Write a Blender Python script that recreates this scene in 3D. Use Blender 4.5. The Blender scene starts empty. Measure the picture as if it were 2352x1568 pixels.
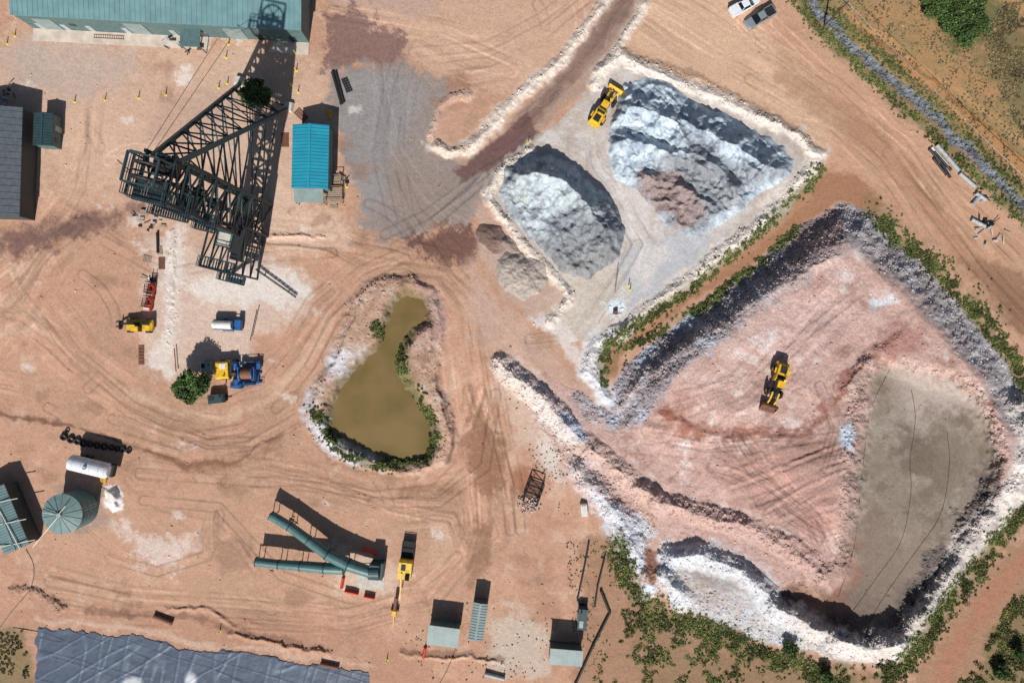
import bpy, math, random
import numpy as np
from mathutils import Vector, Matrix
random.seed(5); RG=np.random.default_rng(7)
S=0.08; CX,CY=1176.0,784.0; HC=125.0
scene=bpy.context.scene; COLL=scene.collection
F=np.float32

# ------------------------------------------------------------------ noise
TAB=RG.random((6,256,256)).astype(F)
def vn(x,y,seed=0):
    t=TAB[seed%6]; o=seed*37.17
    x=x+o; y=y+o*1.3
    xi=np.floor(x); yi=np.floor(y); fx=(x-xi).astype(F); fy=(y-yi).astype(F)
    fx=fx*fx*(3-2*fx); fy=fy*fy*(3-2*fy)
    xi=xi.astype(np.int64)&255; yi=yi.astype(np.int64)&255; x1=(xi+1)&255; y1=(yi+1)&255
    a=t[xi,yi]; b=t[x1,yi]; c=t[xi,y1]; d=t[x1,y1]
    return (a+(b-a)*fx)+((c+(d-c)*fx)-(a+(b-a)*fx))*fy-0.5
def fbm(x,y,sc,octv=3,seed=0,g=0.5):
    r=0; a=1.0; t=0
    for i in range(octv):
        r=r+a*vn(x/sc,y/sc,seed+i); t+=a; a*=g; sc/=2.03
    return r/t*2
def ss(a,b,x):
    t=np.clip((x-a)/(b-a),0,1); return t*t*(3-2*t)

# ------------------------------------------------------------------ terrain grid
st=2.1
ux=np.arange(-40,2392+st,st); uy=np.arange(-40,1608+st,st)
def ext(u):
    g=[st*1.35**i for i in range(1,30)]
    c=np.cumsum(g); c=c[c<30000]
    return np.concatenate([(u[0]-c)[::-1],u,u[-1]+c])
NX0=len(ux); NY0=len(uy)
ux=ext(ux); uy=ext(uy)
NX=len(ux); NY=len(uy)
GX,GY=np.meshgrid(ux,uy); GX=GX.astype(F); GY=GY.astype(F)
n1=fbm(GX,GY,45,2,1); n2=fbm(GX,GY,45,2,2); n3=fbm(GX,GY,13,2,3); n4=fbm(GX,GY,13,2,4)
WX=GX+n1*8+n3*5; WY=GY+n2*8+n4*5
nbig=fbm(GX,GY,260,3,5); nmed=fbm(GX,GY,70,4,8,.6); nfin=fbm(GX,GY,16,3,11,.65)
nmot=fbm(GX,GY,34,4,21,.7)
npx=RG.random(GX.shape).astype(F)-0.5

def sub(pts,pad,X,Y):
    p=np.array(pts); 
    m=(X>p[:,0].min()-pad)&(X<p[:,0].max()+pad)&(Y>p[:,1].min()-pad)&(Y<p[:,1].max()+pad)
    return np.nonzero(m)
def sdl(pts,pad=60,warp=True,closed=False):
    X,Y=(WX,WY) if warp else (GX,GY)
    I=sub(pts,pad,X,Y); x=X[I]; y=Y[I]
    d=np.full(x.shape,1e8,F); sg=np.ones(x.shape,F); s=np.zeros(x.shape,F); acc=0
    q=list(pts)+([pts[0]] if closed else [])
    for (ax,ay),(bx,by) in zip(q[:-1],q[1:]):
        dx,dy=bx-ax,by-ay; l2=dx*dx+dy*dy+1e-6; l=math.sqrt(l2)
        t=np.clip(((x-ax)*dx+(y-ay)*dy)/l2,0,1)
        e=(x-ax-t*dx)**2+(y-ay-t*dy)**2
        m=e<d; d[m]=e[m]; s[m]=(acc+t*l)[m]; sg[m]=np.sign((x-ax)*dy-(y-ay)*dx)[m]; acc+=l
    D=np.full(X.shape,1e4,F); D[I]=np.sqrt(d); G=np.ones(X.shape,F); G[I]=sg; SS=np.zeros(X.shape,F); SS[I]=s
    return D,G,SS
def sdp(poly,pad=70,warp=True):
    X,Y=(WX,WY) if warp else (GX,GY)
    D,_,_=sdl(poly,pad,warp,True)
    I=sub(poly,2,X,Y); x=X[I]; y=Y[I]; ins=np.zeros(x.shape,bool); n=len(poly)
    for i in range(n):
        ax,ay=poly[i]; bx,by=poly[(i+1)%n]
        c=((ay>y)!=(by>y)); 
        xx=(bx-ax)*(y-ay)/((by-ay) if abs(by-ay)>1e-6 else 1e-6)+ax
        ins^=(c&(x<xx))
    R=-D; T=np.zeros(X.shape,bool); T[I]=ins; R[T]=D[T]
    return R
def lin(c):
    c=np.array(c,dtype=float)/255; return np.where(c<=0.04045,c/12.92,((c+0.055)/1.055)**2.4)
COL=np.zeros(GX.shape+(3,),F); COL[:]=lin((193,152,127))
def paint(mask,c,op=1.0):
    m=np.clip(mask*op,0,1); I=np.nonzero(m>0.003); mm=m[I][:,None]
    COL[I]=COL[I]*(1-mm)+lin(c).astype(F)*mm
def pp(poly,c,op=1,soft=8,na=8,pad=70):
    sd=sdp(poly,pad+na+soft); m=ss(-soft,soft,sd+nmed*na+nfin*na*0.9+npx*na*.5); paint(m,c,op); return sd
def pl(pts,w,c,op=1,soft=5,na=5,pad=None):
    d,_,_=sdl(pts,w+soft+na+20); m=ss(-soft,soft,w-d+nmed*na+nfin*na*0.9+npx*na*.4); paint(m,c,op); return m
TR_ROUTES=[]
def streak(pts,w,amp,f=5.0,seed=0,mask=None,tr=3):
    amp*=1.25
    d,g,s=sdl(pts,w+10,False); q=d*g+fbm(GX,GY,120,1,seed+4)*22+nmed*5
    n=vn(q/f,s/200,seed)+0.7*vn(q/(f*2.7),s/300,seed+1)+0.45*vn(q/(f*0.55),s/120,seed+2)
    fade=ss(0,w*0.7,w-d)*(0.15+1.2*ss(-.35,.45,fbm(GX,GY,90,2,seed+9)))
    if mask is not None: fade=fade*mask
    ln_=ss(.2,.38,vn(q/3.4,s/200,seed+3))
    k=1+amp*fade*n*2-amp*1.1*fade*ln_
    COL[...]=COL*k[...,None]
    TR_ROUTES.append((pts,w,tr))
    return fade,n
Z=(nbig*0.35).astype(F); RK=np.zeros(GX.shape,F)
REG=np.zeros(GX.shape,np.int16)
def ridge(pts,w,h,rk=1.0,pw=1.3,reg=0,closed=False):
    global Z,RK
    d,g,s=sdl(pts,w+40,True,closed); d=d+nfin*3+nmed*3; p=np.clip(1-d/w,0,1)**pw*(1+0.9*vn(s/28,d/60,3))
    Z=Z+p*h; RK=np.maximum(RK,ss(0.05,0.4,p)*rk)
    if reg: REG[p>0.12]=reg
    return np.maximum(p,0), ss(w*1.5,w*.35,d+nmed*w*.6+nfin*w*.4)

# ------------------------------------------------------------------ base colours
COL*= (1+0.13*nbig+0.10*nmed+0.06*nfin)[...,None]
paint(ss(.15,.6,nmot+.4*nbig),(216,184,162),0.45); paint(ss(.15,.65,-nmot+.4*nbig),(166,124,98),0.4)
paint(ss(.3,.7,fbm(GX,GY,110,4,51,.6)),(158,118,96),.4)
pp([(-60,90),(300,80),(620,110),(760,180),(780,300),(690,500),(420,560),(330,480),(120,420),(-60,520)],(210,178,156),0.65,60,60)
pp([(60,100),(200,90),(330,110),(300,200),(150,230),(60,180)],(184,168,156),0.65,30,40)
pp([(0,110),(120,100),(100,190),(10,230)],(178,162,150),0.5,24,30)
pp([(330,540),(480,560),(640,600),(720,640),(700,720),(600,770),(560,860),(350,860),(320,740),(350,620)],(212,190,174),0.75,20,25)
pp([(590,620),(660,630),(710,660),(660,710),(560,700),(470,690),(430,650),(520,640)],(224,216,208),0.8,14,24)
pp([(380,530),(430,520),(410,640),(405,740),(395,860),(340,840),(380,760),(375,640)],(222,212,203),0.75,10,16)
pp([(520,120),(690,120),(660,300),(640,470),(560,500),(500,400),(420,250)],(196,170,150),0.5,20,20)
pp([(600,380),(700,470),(790,500),(820,560),(640,590),(600,520)],(218,189,168),0.6,14,16)
pp([(760,-60),(1400,-60),(1340,90),(1200,200),(1050,200),(930,130),(760,120)],(204,169,147),0.6,20,20)
pp([(760,-60),(1000,-60),(1010,10),(960,40),(860,30),(760,20)],(178,154,140),0.6,16,26)
pp([(745,35),(800,25),(860,45),(925,80),(925,135),(880,160),(800,150),(755,155)],(122,95,91),0.85,10,34)
pp([(1020,190),(1080,170),(1090,220),(1060,250),(1010,230)],(146,106,86),0.7,8,16)
pp([(0,515),(90,520),(190,490),(290,470),(330,480),(200,540),(110,570),(30,600),(5,580)],(120,93,86),0.9,14,26)
pp([(360,240),(520,180),(560,240),(420,320),(330,330)],(180,150,135),0.5,20,20)
pp([(240,1130),(600,1120),(1000,1180),(1120,1240),(1080,1400),(900,1440),(300,1400),(120,1380),(100,1260)],(196,157,131),0.5,30,40)
pp([(270,1200),(360,1230),(430,1250),(400,1290),(320,1280)],(228,214,206),0.6,20,38)
Q=[(242,1122),(268,1116),(284,1136),(280,1168),(258,1174),(240,1152)]
pp(Q,(236,231,228),0.95,3,6)
Z+=1.2*ss(0,22,sdp(Q,30))
pp([(480,1230),(560,1220),(570,1290),(510,1320)],(144,112,94),0.55,18,28)
pp([(120,1120),(210,1100),(250,1200),(180,1240)],(140,130,124),0.5,12,20)
pp([(760,1240),(880,1280),(960,1320),(900,1370),(770,1360)],(218,192,172),0.7,12,16)
pp([(990,1200),(1060,1210),(1010,1320),(960,1350)],(210,174,147),0.4,20,20)
pp([(1120,1420),(1200,1400),(1260,1450),(1260,1568),(1140,1530)],(200,184,168),0.8,18,30)
pp([(-60,1395),(300,1395),(700,1420),(960,1480),(1000,1568),(960,1640),(-60,1640)],(176,134,110),0.55,14,20)
pp([(-60,1440),(60,1440),(75,1568),(75,1640),(-60,1640)],(126,114,80),0.75,10,16)
BR=[(1330,1240),(1400,1230),(1430,1330),(1500,1400),(1700,1470),(1900,1540),(2080,1560),(2170,1430),(2260,1310),(2420,1160),(2420,1640),(1290,1640),(1330,1480)]
pp(BR,(160,124,98),0.8,12,24)
pp([(1430,1420),(1520,1440),(1700,1510),(1900,1568),(1900,1640),(1480,1640)],(118,106,74),0.4,14,50)
pp([(2090,1640),(2200,1430),(2420,1170),(2420,1250),(2240,1450),(2160,1640)],(172,124,98),0.9,8,12)
pp([(2200,1640),(2280,1440),(2420,1300),(2420,1640)],(116,110,76),0.65,10,24)
TR=[(1800,-60),(1880,60),(1970,140),(2070,230),(2170,310),(2260,390),(2420,560),(6000,3000),(6000,-2000),(1700,-2000)]
sdTR=sdp(TR,200); mTR=ss(-8,8,sdTR); paint(mTR,(168,132,94))
paint(mTR*ss(-0.3,0.5,nmed+0.6*nbig+.4*nfin),(144,128,90),0.75)
paint(mTR*ss(0.0,0.6,-nmed-0.3*nfin),(180,136,96),0.6)
pl([(1900,40),(2000,90),(2130,200),(2260,310),(2400,430)],18,(184,132,88),0.8,12,14)
pl([(1930,20),(2060,110),(2200,210),(2380,350)],5,(196,150,104),0.6,4,5)
pl([(1960,60),(2100,150),(2260,290),(2380,380)],3,(130,96,64),0.6,3,3)
pp([(2300,20),(2420,40),(2420,300),(2300,230),(2240,130)],(116,106,74),0.8,24,40)
pp([(2130,-60),(2250,-60),(2280,20),(2270,110),(2200,110),(2120,20)],(96,100,60),0.8,16,20)
far=ss(300,1500,np.maximum(np.abs(GX-CX)-1200,np.abs(GY-CY)-800)); paint(far,(150,120,84),0.8)
# NE dirt road
NER=[(1480,-60),(1810,-60),(1860,60),(1950,160),(2050,240),(2150,330),(2260,430),(2420,600),(2420,860),(2352,790),(2290,700),(2200,610),(2090,490),(2010,430),(1920,360),(1760,270),(1600,190),(1440,115)]
sdNER=pp(NER,(194,154,126),1,8,10)
pp([(1480,-60),(1700,-60),(1800,120),(1950,260),(1900,340),(1700,240),(1450,110)],(212,178,151),0.65,30,34)
REG[sdNER>0]=2
mne=ss(0,25,sdNER)
streak([(1500,20),(1700,130),(1900,235),(2040,350),(2160,500),(2260,620),(2420,780)],130,0.13,5,1,mne,6)
streak([(1560,-60),(1760,80),(1900,200),(2080,340),(2260,520),(2420,700)],60,0.10,4,3,mne)
pl([(1800,180),(1950,270),(2080,400),(2180,540),(2290,660),(2420,800)],26,(158,118,92),0.55,16,16)
pp([(2220,600),(2300,600),(2420,700),(2420,830),(2330,760)],(130,96,78),0.65,14,20)
# gravel yard
GRV=[(765,170),(830,150),(905,140),(990,165),(1030,210),(1000,270),(985,320),(1005,360),(1060,370),(1130,335),(1215,285),(1235,325),(1130,425),(1095,470),(1080,520),(1000,530),(930,552),(830,535),(815,430),(800,360),(785,280),(765,230)]
sdG=pp(GRV,(146,135,129),0.95,14,24); REG[sdG>3]=1
pp([(780,180),(900,160),(960,200),(900,330),(850,520),(830,520),(800,340)],(146,143,142),0.75,22,26)
pp([(900,380),(1060,400),(1060,500),(920,530)],(146,128,117),0.5,22,30)
streak([(900,60),(890,200),(900,350),(960,480),(1060,560)],120,0.06,6,2,ss(-20,15,sdG),4)
streak([(1230,290),(1110,380),(980,500),(900,560)],60,0.06,5,4,ss(-10,15,sdG))
RMP=[(1405,-60),(1490,-60),(1450,60),(1390,150),(1300,245),(1225,310),(1150,300),(1210,240),(1310,130),(1370,60)]
sdR=pp(RMP,(170,144,128),1,5,8); REG[sdR>0]=3
pl([(1440,0),(1370,100),(1280,200),(1210,280)],14,(126,100,92),0.7,10,10)
streak([(1450,-50),(1370,100),(1280,205),(1190,290)],36,0.16,4,5)
pp([(1205,262),(1238,300),(1225,325),(1150,385),(1060,420),(1045,395),(1110,340)],(110,82,79),0.92,5,8)
pp([(930,550),(1010,520),(1085,510),(1100,560),(1080,610),(1000,600),(950,570)],(110,80,73),0.9,8,24)
# yard tracks
LOOP=[(60,600),(110,700),(190,810),(290,900),(400,955),(520,965),(620,920),(700,830),(760,730),(850,655),(930,620),(1010,640),(1060,720),(1075,850),(1095,980),(1125,1120),(1130,1220)]
streak(LOOP,75,0.13,5,1,None,7)
pl([(300,900),(400,950),(520,962),(620,920),(700,830),(760,730)],8,(222,190,164),0.45,12,8)
streak([(620,540),(760,560),(900,590),(1020,640),(1120,740),(1260,870),(1400,960),(1560,1040)],62,0.12,5,2,None,5)
streak([(-40,880),(120,900),(260,960),(420,1010),(560,990),(680,920)],50,0.11,5,3)
streak([(-40,700),(60,720),(160,840),(300,940),(480,1010),(620,1000)],60,0.10,6,0,None,5)
streak([(180,520),(120,600),(60,700),(-20,780)],60,0.11,5,4)
streak([(240,230),(220,330),(180,430),(80,560),(-20,650)],70,0.10,6,2,None,5)
streak([(320,1090),(560,1110),(760,1130),(900,1180),(1030,1200),(1060,1280),(980,1370),(800,1420),(540,1400),(300,1390),(110,1350)],60,0.13,5,5,None,6)
streak([(330,1150),(500,1170),(640,1330),(800,1390),(950,1380),(1060,1300),(1110,1210),(1100,1100)],40,0.11,4,2)
streak([(520,1070),(700,1080),(860,1130),(1000,1130),(1090,1060),(1110,900)],45,0.12,5,1)
streak([(200,1200),(260,1270),(360,1300),(470,1270),(500,1180)],26,0.11,4,3)
streak([(1400,-40),(1250,60),(1120,110),(950,110)],60,0.09,6,1)
streak([(120,450),(260,520),(400,600),(560,560),(760,540)],50,0.08,5,2)
streak([(760,20),(1000,60),(1200,150),(1080,180),(960,120)],50,0.09,5,0)
pp([(1080,960),(1120,960),(1150,1030),(1150,1110),(1120,1140),(1080,1090),(1060,1010)],(140,100,77),0.75,12,26)
pp([(1090,1190),(1130,1190),(1120,1290),(1080,1340)],(144,106,83),0.6,10,22)
pl([(-40,942),(60,960),(130,975),(230,1000),(330,1035),(430,1070),(540,1060),(610,1015),(690,980)],4,(116,84,66),0.85,4,6)
pl([(310,1025),(370,1050),(450,1072)],10,(146,105,82),0.65,8,12); pl([(460,1072),(560,1062),(640,1020)],9,(150,110,86),0.6,8,14)
pl([(930,1125),(1000,1120),(1060,1140)],8,(144,105,82),0.55,8,16)
sr=random.Random(3)
for (x,y,r) in [(540,1125,26),(805,1137,14),(300,1070,30),(890,1095,18),(640,1040,20),(690,1370,26),(1115,1220,16),(1230,1330,26),(1200,1290,20),(240,640,26),(720,1150,20)]+[(sr.uniform(40,1150),sr.uniform(120,1400),sr.uniform(8,26)) for _ in range(34)]:
    pp([(x-r,y-r*.4),(x,y-r*.6),(x+r,y),(x+r*.3,y+r*.5),(x-r*.8,y+r*.4)],(148,112,92),0.5,10,22,30)
for (x,y,r) in [(428,178,20),(432,165,10),(415,185,8),(560,640,20),(1010,1230,18),(330,570,16)]+[(sr.uniform(40,1150),sr.uniform(120,1400),sr.uniform(5,18)) for _ in range(24)]:
    pp([(x-r,y-r*.5),(x,y-r*.6),(x+r,y),(x+r*.3,y+r*.5),(x-r*.8,y+r*.4)],(228,218,210),0.55,6,14,30)
pp([(1180,1080),(1240,1070),(1250,1110),(1210,1150),(1180,1130)],(156,104,76),0.7,8,14)
pp([(1140,850),(1180,860),(1260,950),(1330,1060),(1300,1100),(1230,1080),(1170,960)],(208,184,166),0.7,14,22)
pp([(1230,960),(1300,1000),(1330,1090),(1290,1100),(1240,1060)],(224,215,206),0.7,12,22)
# ---- track pairs
rt=random.Random(11)
def trackpairs(routes,g0=.10,g1=.28):
    for pts,w,k in routes:
        P=np.array(pts,float); T=np.gradient(P,axis=0); T/=np.linalg.norm(T,axis=1)[:,None]+1e-6; N=np.stack([-T[:,1],T[:,0]],1)
        for i in range(k):
            o0=rt.uniform(-w,w)*.95; o1=rt.uniform(-w,w)*.95; o=np.linspace(o0,o1,len(P)); q=P+N*o[:,None]
            a_=rt.randint(0,max(0,len(q)-4)); q=q[a_:]
            d,_,s=sdl([tuple(v) for v in q],30,False); br=ss(-.25,.15,vn(s/70,d*0,rt.randint(0,5)))
            m=ss(3.6,1.4,np.abs(d-11))*br*rt.uniform(g0,g1)*(1 if rt.random()<.65 else -.7)
            COL[...]=COL*(1-m)[...,None]
trackpairs(TR_ROUTES); TR_ROUTES=[]
arcs=[]
for (x,y) in [(150,350),(300,430),(120,760),(260,1000),(760,1180),(860,1420),(1180,1380),(480,1330),(1150,60),(1250,40),(820,620),(640,880),(1040,1150),(200,1330),(1620,60),(1760,120),(560,1180),(1180,600)]:
    a0=rt.uniform(0,6.28); R_=rt.uniform(60,150); sp=rt.uniform(1.2,2.6)*rt.choice((-1,1))
    arcs.append(([(x+R_*math.cos(a0+sp*t),y+R_*math.sin(a0+sp*t)) for t in np.linspace(0,1,8)],14,1))
trackpairs(arcs,.14,.26)
# ---------------------------------------------------------- pad one
PAD1=[(1365,185),(1420,130),(1560,185),(1700,245),(1895,350),(1870,400),(1760,520),(1600,640),(1460,745),(1385,790),(1250,745),(1310,665),(1125,455),(1220,330),(1300,260)]
sd1=pp(PAD1,(188,176,167),1,8,10); REG[sd1>0]=4
m1=ss(0,10,sd1)
paint(m1*ss(-.1,.5,nmot),(208,203,198),0.7); paint(m1*ss(.1,.6,-nmot),(164,149,138),0.65)
pp([(1420,580),(1560,520),(1660,540),(1560,640),(1440,740),(1400,700)],(184,188,194),0.75,20,34)
pp([(1290,640),(1420,600),(1450,700),(1380,790),(1270,790),(1250,740)],(204,191,177),0.7,14,18)
pp([(1440,600),(1500,560),(1540,560),(1480,660)],(218,208,200),0.6,14,24)
pp([(1400,420),(1480,440),(1520,540),(1440,560)],(214,207,201),0.6,14,24)
streak([(1260,330),(1350,340),(1420,470),(1470,560),(1430,640),(1330,780),(1220,800)],45,0.12,5,1,None,5)
pp([(1100,470),(1180,560),(1260,640),(1310,670),(1240,745),(1160,690),(1100,580)],(188,163,148),0.8,10,14)
pp([(1880,400),(1960,400),(2040,470),(2010,490),(1930,465),(1850,515),(1700,620),(1560,720),(1440,800),(1420,860),(1385,870),(1390,800),(1560,690),(1760,540)],(164,121,93),1,6,8)
pl([(1860,450),(1740,555),(1600,665),(1470,765)],8,(178,135,105),0.7,4,4)
ACC=[(1080,600),(1140,690),(1240,780),(1330,870),(1420,940),(1560,930),(1700,960),(1560,1060),(1440,1010),(1330,930),(1220,850),(1130,800),(1070,700)]
sdA=pp(ACC,(198,166,149),0.8,20,16)
# ---------------------------------------------------------- plateau two
P2=[(1845,515),(1940,462),(2010,487),(2060,555),(2135,615),(2225,720),(2300,810),(2352,890),(2405,990),(2400,1090),(2335,1180),(2285,1235),(2195,1345),(2105,1480),(2060,1525),(1960,1520),(1850,1500),(1740,1470),(1610,1420),(1545,1390),(1512,1330),(1515,1275),(1505,1200),(1420,1130),(1330,1050),(1280,970),(1200,890),(1250,850),(1400,945),(1405,880),(1480,800),(1600,710),(1720,615)]
sd2=pp(P2,(196,163,151),1,6,8); REG[sd2>0]=5
ang=((GX-1150)*0.53-(GY-830)*0.848)
lift=ss(-20,200,ang)*0.75+0.25
h2=5.0*ss(-2,90,sd2)*lift*ss(130,400,GX-1150+ (GY-900)*0.25)
Z+=np.where(sd2>0,h2,0)
mf=ss(0,10,sd2)
paint(mf*ss(0.0,.55,nmed+.3*nmot),(212,186,175),0.7); paint(mf*ss(.0,.6,-nmed+.3*nbig-.3*nmot),(172,132,119),0.8)
paint(mf*ss(.3,.65,fbm(GX,GY,40,3,33,.6)),(224,212,206),0.55); paint(mf*ss(.3,.65,fbm(GX,GY,50,3,37,.6)),(150,110,97),0.5)
RK=np.maximum(RK,mf*0.22)
FL=[(1920,600),(2120,720),(2120,800),(1990,830),(1960,950),(1950,1200),(1930,1310),(1750,1230),(1520,1160),(1420,1000),(1560,900),(1800,720)]
sdF=sdp(FL,60); mfl=ss(-5,20,sdF)
pp([(1500,930),(1560,950),(1600,1000),(1560,1000)],(158,106,89),0.75,10,18)
pl([(1520,945),(1600,980),(1700,995),(1840,1000),(1900,940),(1950,870),(2000,820),(2060,780)],12,(148,98,83),0.8,10,22)
pp([(1990,820),(2060,740),(2120,760),(2130,800),(2040,830)],(168,122,111),0.75,12,22)
pp([(1640,1030),(1800,1010),(1950,990),(1940,1200),(1840,1230),(1700,1150)],(166,130,118),0.8,20,30)
pp([(1720,740),(1900,640),(2000,720),(1900,800),(1780,860)],(210,180,171),.6,24,34)
pp([(1500,1160),(1650,1190),(1800,1250),(1900,1330),(1850,1350),(1730,1310),(1600,1250),(1500,1250)],(194,161,150),0.75,12,18)
streak([(1430,960),(1560,960),(1700,900),(1850,760),(1960,640)],110,0.13,6,2,mfl,10)
streak([(1480,1010),(1620,1040),(1780,1030),(1960,1010)],60,0.14,6,4,mfl,8)
streak([(1900,880),(1940,980),(1900,1100),(1760,1180)],50,.12,5,1,mfl,6)
streak([(1640,1060),(1760,1100),(1880,1180),(1930,1260)],60,.14,5,3,mfl,8)
streak([(1700,1000),(1740,1080),(1820,1160),(1900,1200)],60,.1,5,0,mfl,7)
trackpairs([(p,w*.9,k) for p,w,k in TR_ROUTES]); 
edgeNW,_,_=sdl([(1940,470),(1845,520),(1720,620),(1600,715),(1480,805),(1410,900)],130)
mNW=ss(106,74,edgeNW+nmed*26+nfin*10)*ss(-2,6,sd2); paint(mNW,(158,150,153),0.95)
paint(mNW*ss(1760,1850,GX),(158,137,132),0.85)
paint(mNW*ss(-.1,.4,nmot+nfin*.3)*ss(1850,1700,GX),(186,194,207),0.75); paint(mNW*ss(.1,.5,-nmot),(122,110,111),0.6)
edgeNE,_,_=sdl([(1990,500),(2060,555),(2135,615),(2225,720),(2300,810),(2352,890),(2400,1000)],120)
mNE=ss(82,50,edgeNE+nmed*26+nfin*12)*ss(-2,6,sd2); paint(mNE,(180,172,172),0.92); paint(mNE*ss(0,.5,nmot),(208,204,205),0.7); paint(mNE*ss(.1,.5,-nmot),(140,128,126),0.55)
RK=np.maximum(RK,np.maximum(mNW*.85,mNE*.7))
edgeS,_,_=sdl([(2400,1000),(2395,1090),(2335,1180),(2280,1240),(2195,1345),(2105,1480),(2050,1520),(1950,1515),(1850,1495),(1740,1465),(1600,1410),(1540,1370),(1520,1290)],110)
mS=ss(76,44,edgeS+nmed*18+nfin*8)*ss(-2,6,sd2); paint(mS,(210,201,194),0.95); paint(mS*ss(.1,.5,-nmot),(176,162,154),0.7); RK=np.maximum(RK,mS*0.65)
pp([(1520,1270),(1620,1260),(1700,1300),(1760,1350),(1880,1430),(1980,1500),(1740,1470),(1560,1390),(1515,1320)],(192,188,186),0.9,10,18)
paint(ss(0.0,.5,nmot)*mS*ss(2000,1800,GX),(184,194,210),0.6)
pp([(1580,1300),(1680,1310),(1740,1370),(1640,1370)],(148,136,129),0.65,12,24); pp([(1560,1330),(1640,1350),(1700,1400),(1620,1400)],(176,160,150),0.6,12,24)
# two tier south-west bank
pp([(1210,880),(1290,940),(1400,1040),(1500,1130),(1520,1200),(1490,1290),(1440,1240),(1360,1170),(1290,1080),(1220,960)],(200,168,153),.85,12,22)
pp([(1220,900),(1280,940),(1340,1010),(1300,1030),(1230,950)],(226,222,218),.8,10,22)
pp([(1340,1060),(1440,1120),(1500,1180),(1450,1190),(1370,1130)],(194,157,144),.8,10,20)
pp([(1345,1125),(1420,1165),(1490,1205),(1485,1270),(1495,1345),(1455,1310),(1400,1215)],(206,211,218),0.88,12,26)
pp([(1270,950),(1320,970),(1350,1010),(1300,1000)],(180,192,210),.7,8,14)
RK=np.maximum(RK,.55*ss(-5,12,sdp([(1210,880),(1290,940),(1400,1040),(1510,1150),(1500,1340),(1450,1300),(1370,1180),(1280,1060),(1220,960)],30)))
# basin
GB=[(2025,835),(2090,850),(2200,880),(2265,940),(2290,1030),(2280,1130),(2230,1210),(2170,1300),(2080,1420),(2030,1450),(1960,1440),(1880,1420),(1800,1370),(1880,1345),(1935,1310),(1955,1200),(1965,1080),(1975,960),(1995,880)]
sdB=sdp(GB,80); 
Z-=np.where(sdB>-34,2.8*ss(-32,36,sdB+nfin*6+nmed*6),0)
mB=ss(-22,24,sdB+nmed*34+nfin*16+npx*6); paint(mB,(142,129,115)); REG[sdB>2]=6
paint(mB*ss(-.1,.4,nmed+.4*nbig),(122,109,94),0.75); paint(mB*ss(0,.45,-nmot+.4*nbig),(164,153,141),0.65); paint(mB*ss(.1,.5,fbm(GX,GY,28,4,41,.7)),(114,98,85),.6)
paint(mB*ss(1010,920,GY+nmed*80+nfin*20)*ss(2010,2120,GX+nmed*40),(188,172,162),0.8)
bk=ss(-40,-14,sdB)*ss(14,-6,sdB)
paint(bk*ss(-.2,.3,nmot),(194,168,157),.6); paint(bk*ss(0,.4,-nmot),(136,108,98),.6)
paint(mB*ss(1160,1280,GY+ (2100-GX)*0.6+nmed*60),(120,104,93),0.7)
pp([(1760,1340),(1880,1340),(1960,1260),(1975,1330),(1940,1420),(1870,1420)],(144,107,88),0.8,14,26)
pl([(1990,860),(1960,980),(1960,1120),(1950,1230),(1920,1330)],8,(132,104,91),.6,7,14)
pp([(2060,1000),(2120,970),(2140,1040),(2090,1080)],(108,91,85),0.6,18,34)
pp([(2120,940),(2200,960),(2230,1060),(2180,1120),(2110,1060)],(124,110,95),0.5,24,44)
RK*=1-0.85*ss(-4,22,sdB+nmed*14)
RK=np.maximum(RK,bk*.85)
for q in [[(2180,1180),(2250,1100),(2300,1120),(2240,1250),(2180,1270)],[(2130,1260),(2240,1240),(2160,1400),(2080,1480),(2030,1450),(2090,1350)],[(1760,1350),(1860,1395),(1960,1425),(2040,1440),(2020,1490),(1880,1450),(1760,1380)]]:
    s_=pp(q,(98,91,89),0.8,14,32); RK=np.maximum(RK,1.0*ss(-8,10,s_+nmed*12))  # shade of the inner berm slopes painted into the ground colour, roughened too
def rp(p,c,op,mk=1): paint(p[1]*mk,c,op)
p=ridge([(1985,845),(1965,930),(1955,1060),(1948,1200),(1930,1310),(1880,1340)],30,0.7,0.7); rp(p,(200,174,163),0.35)
p=ridge([(2060,780),(1990,830),(1940,900)],24,.4,.4)
p=ridge([(1150,835),(1200,880),(1290,960),(1370,1045),(1450,1105),(1510,1150)],30,1.5,.75,1.0,reg=9)
rp(p,(204,178,166),0.5); rp(p,(224,216,209),0.6,ss(1350,1240,GX))
p=ridge([(1510,1150),(1600,1180),(1750,1225),(1850,1285),(1900,1320)],30,1.1,.75,1.0,reg=9); rp(p,(194,162,151),0.6)
p=ridge([(1330,1080),(1370,1130),(1430,1200),(1470,1280),(1490,1350)],34,1.2,.7,1.0,reg=9); rp(p,(204,206,212),.45)
p=ridge([(1520,960),(1640,1000),(1800,1010)],14,.3,.3)
p=ridge([(1420,930),(1500,850),(1620,770),(1760,675),(1860,615),(1920,590)],18,0.5,0.6); rp(p,(198,180,173),0.4)
p=ridge([(2345,930),(2368,1000),(2360,1090),(2290,1180),(2240,1240),(2160,1350),(2085,1475),(1990,1490),(1880,1450),(1790,1400),(1740,1340),(1680,1300),(1600,1275),(1540,1280),(1530,1330),(1570,1375)],32,2.0,0.75,1.1,reg=10)
rp(p,(218,209,201),0.6); rp(p,(204,212,222),0.5,ss(1840,1740,GX))
p=ridge([(1370,190),(1385,160),(1425,135),(1560,188),(1700,247),(1830,310),(1885,352),(1850,405),(1760,500),(1600,630),(1500,705),(1420,760),(1360,790),(1350,850),(1390,910)],20,0.75,0.5,1.1,reg=8)
rp(p,(226,215,203),0.85); rp(p,(214,212,214),0.8,ss(720,780,GY))
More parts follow.
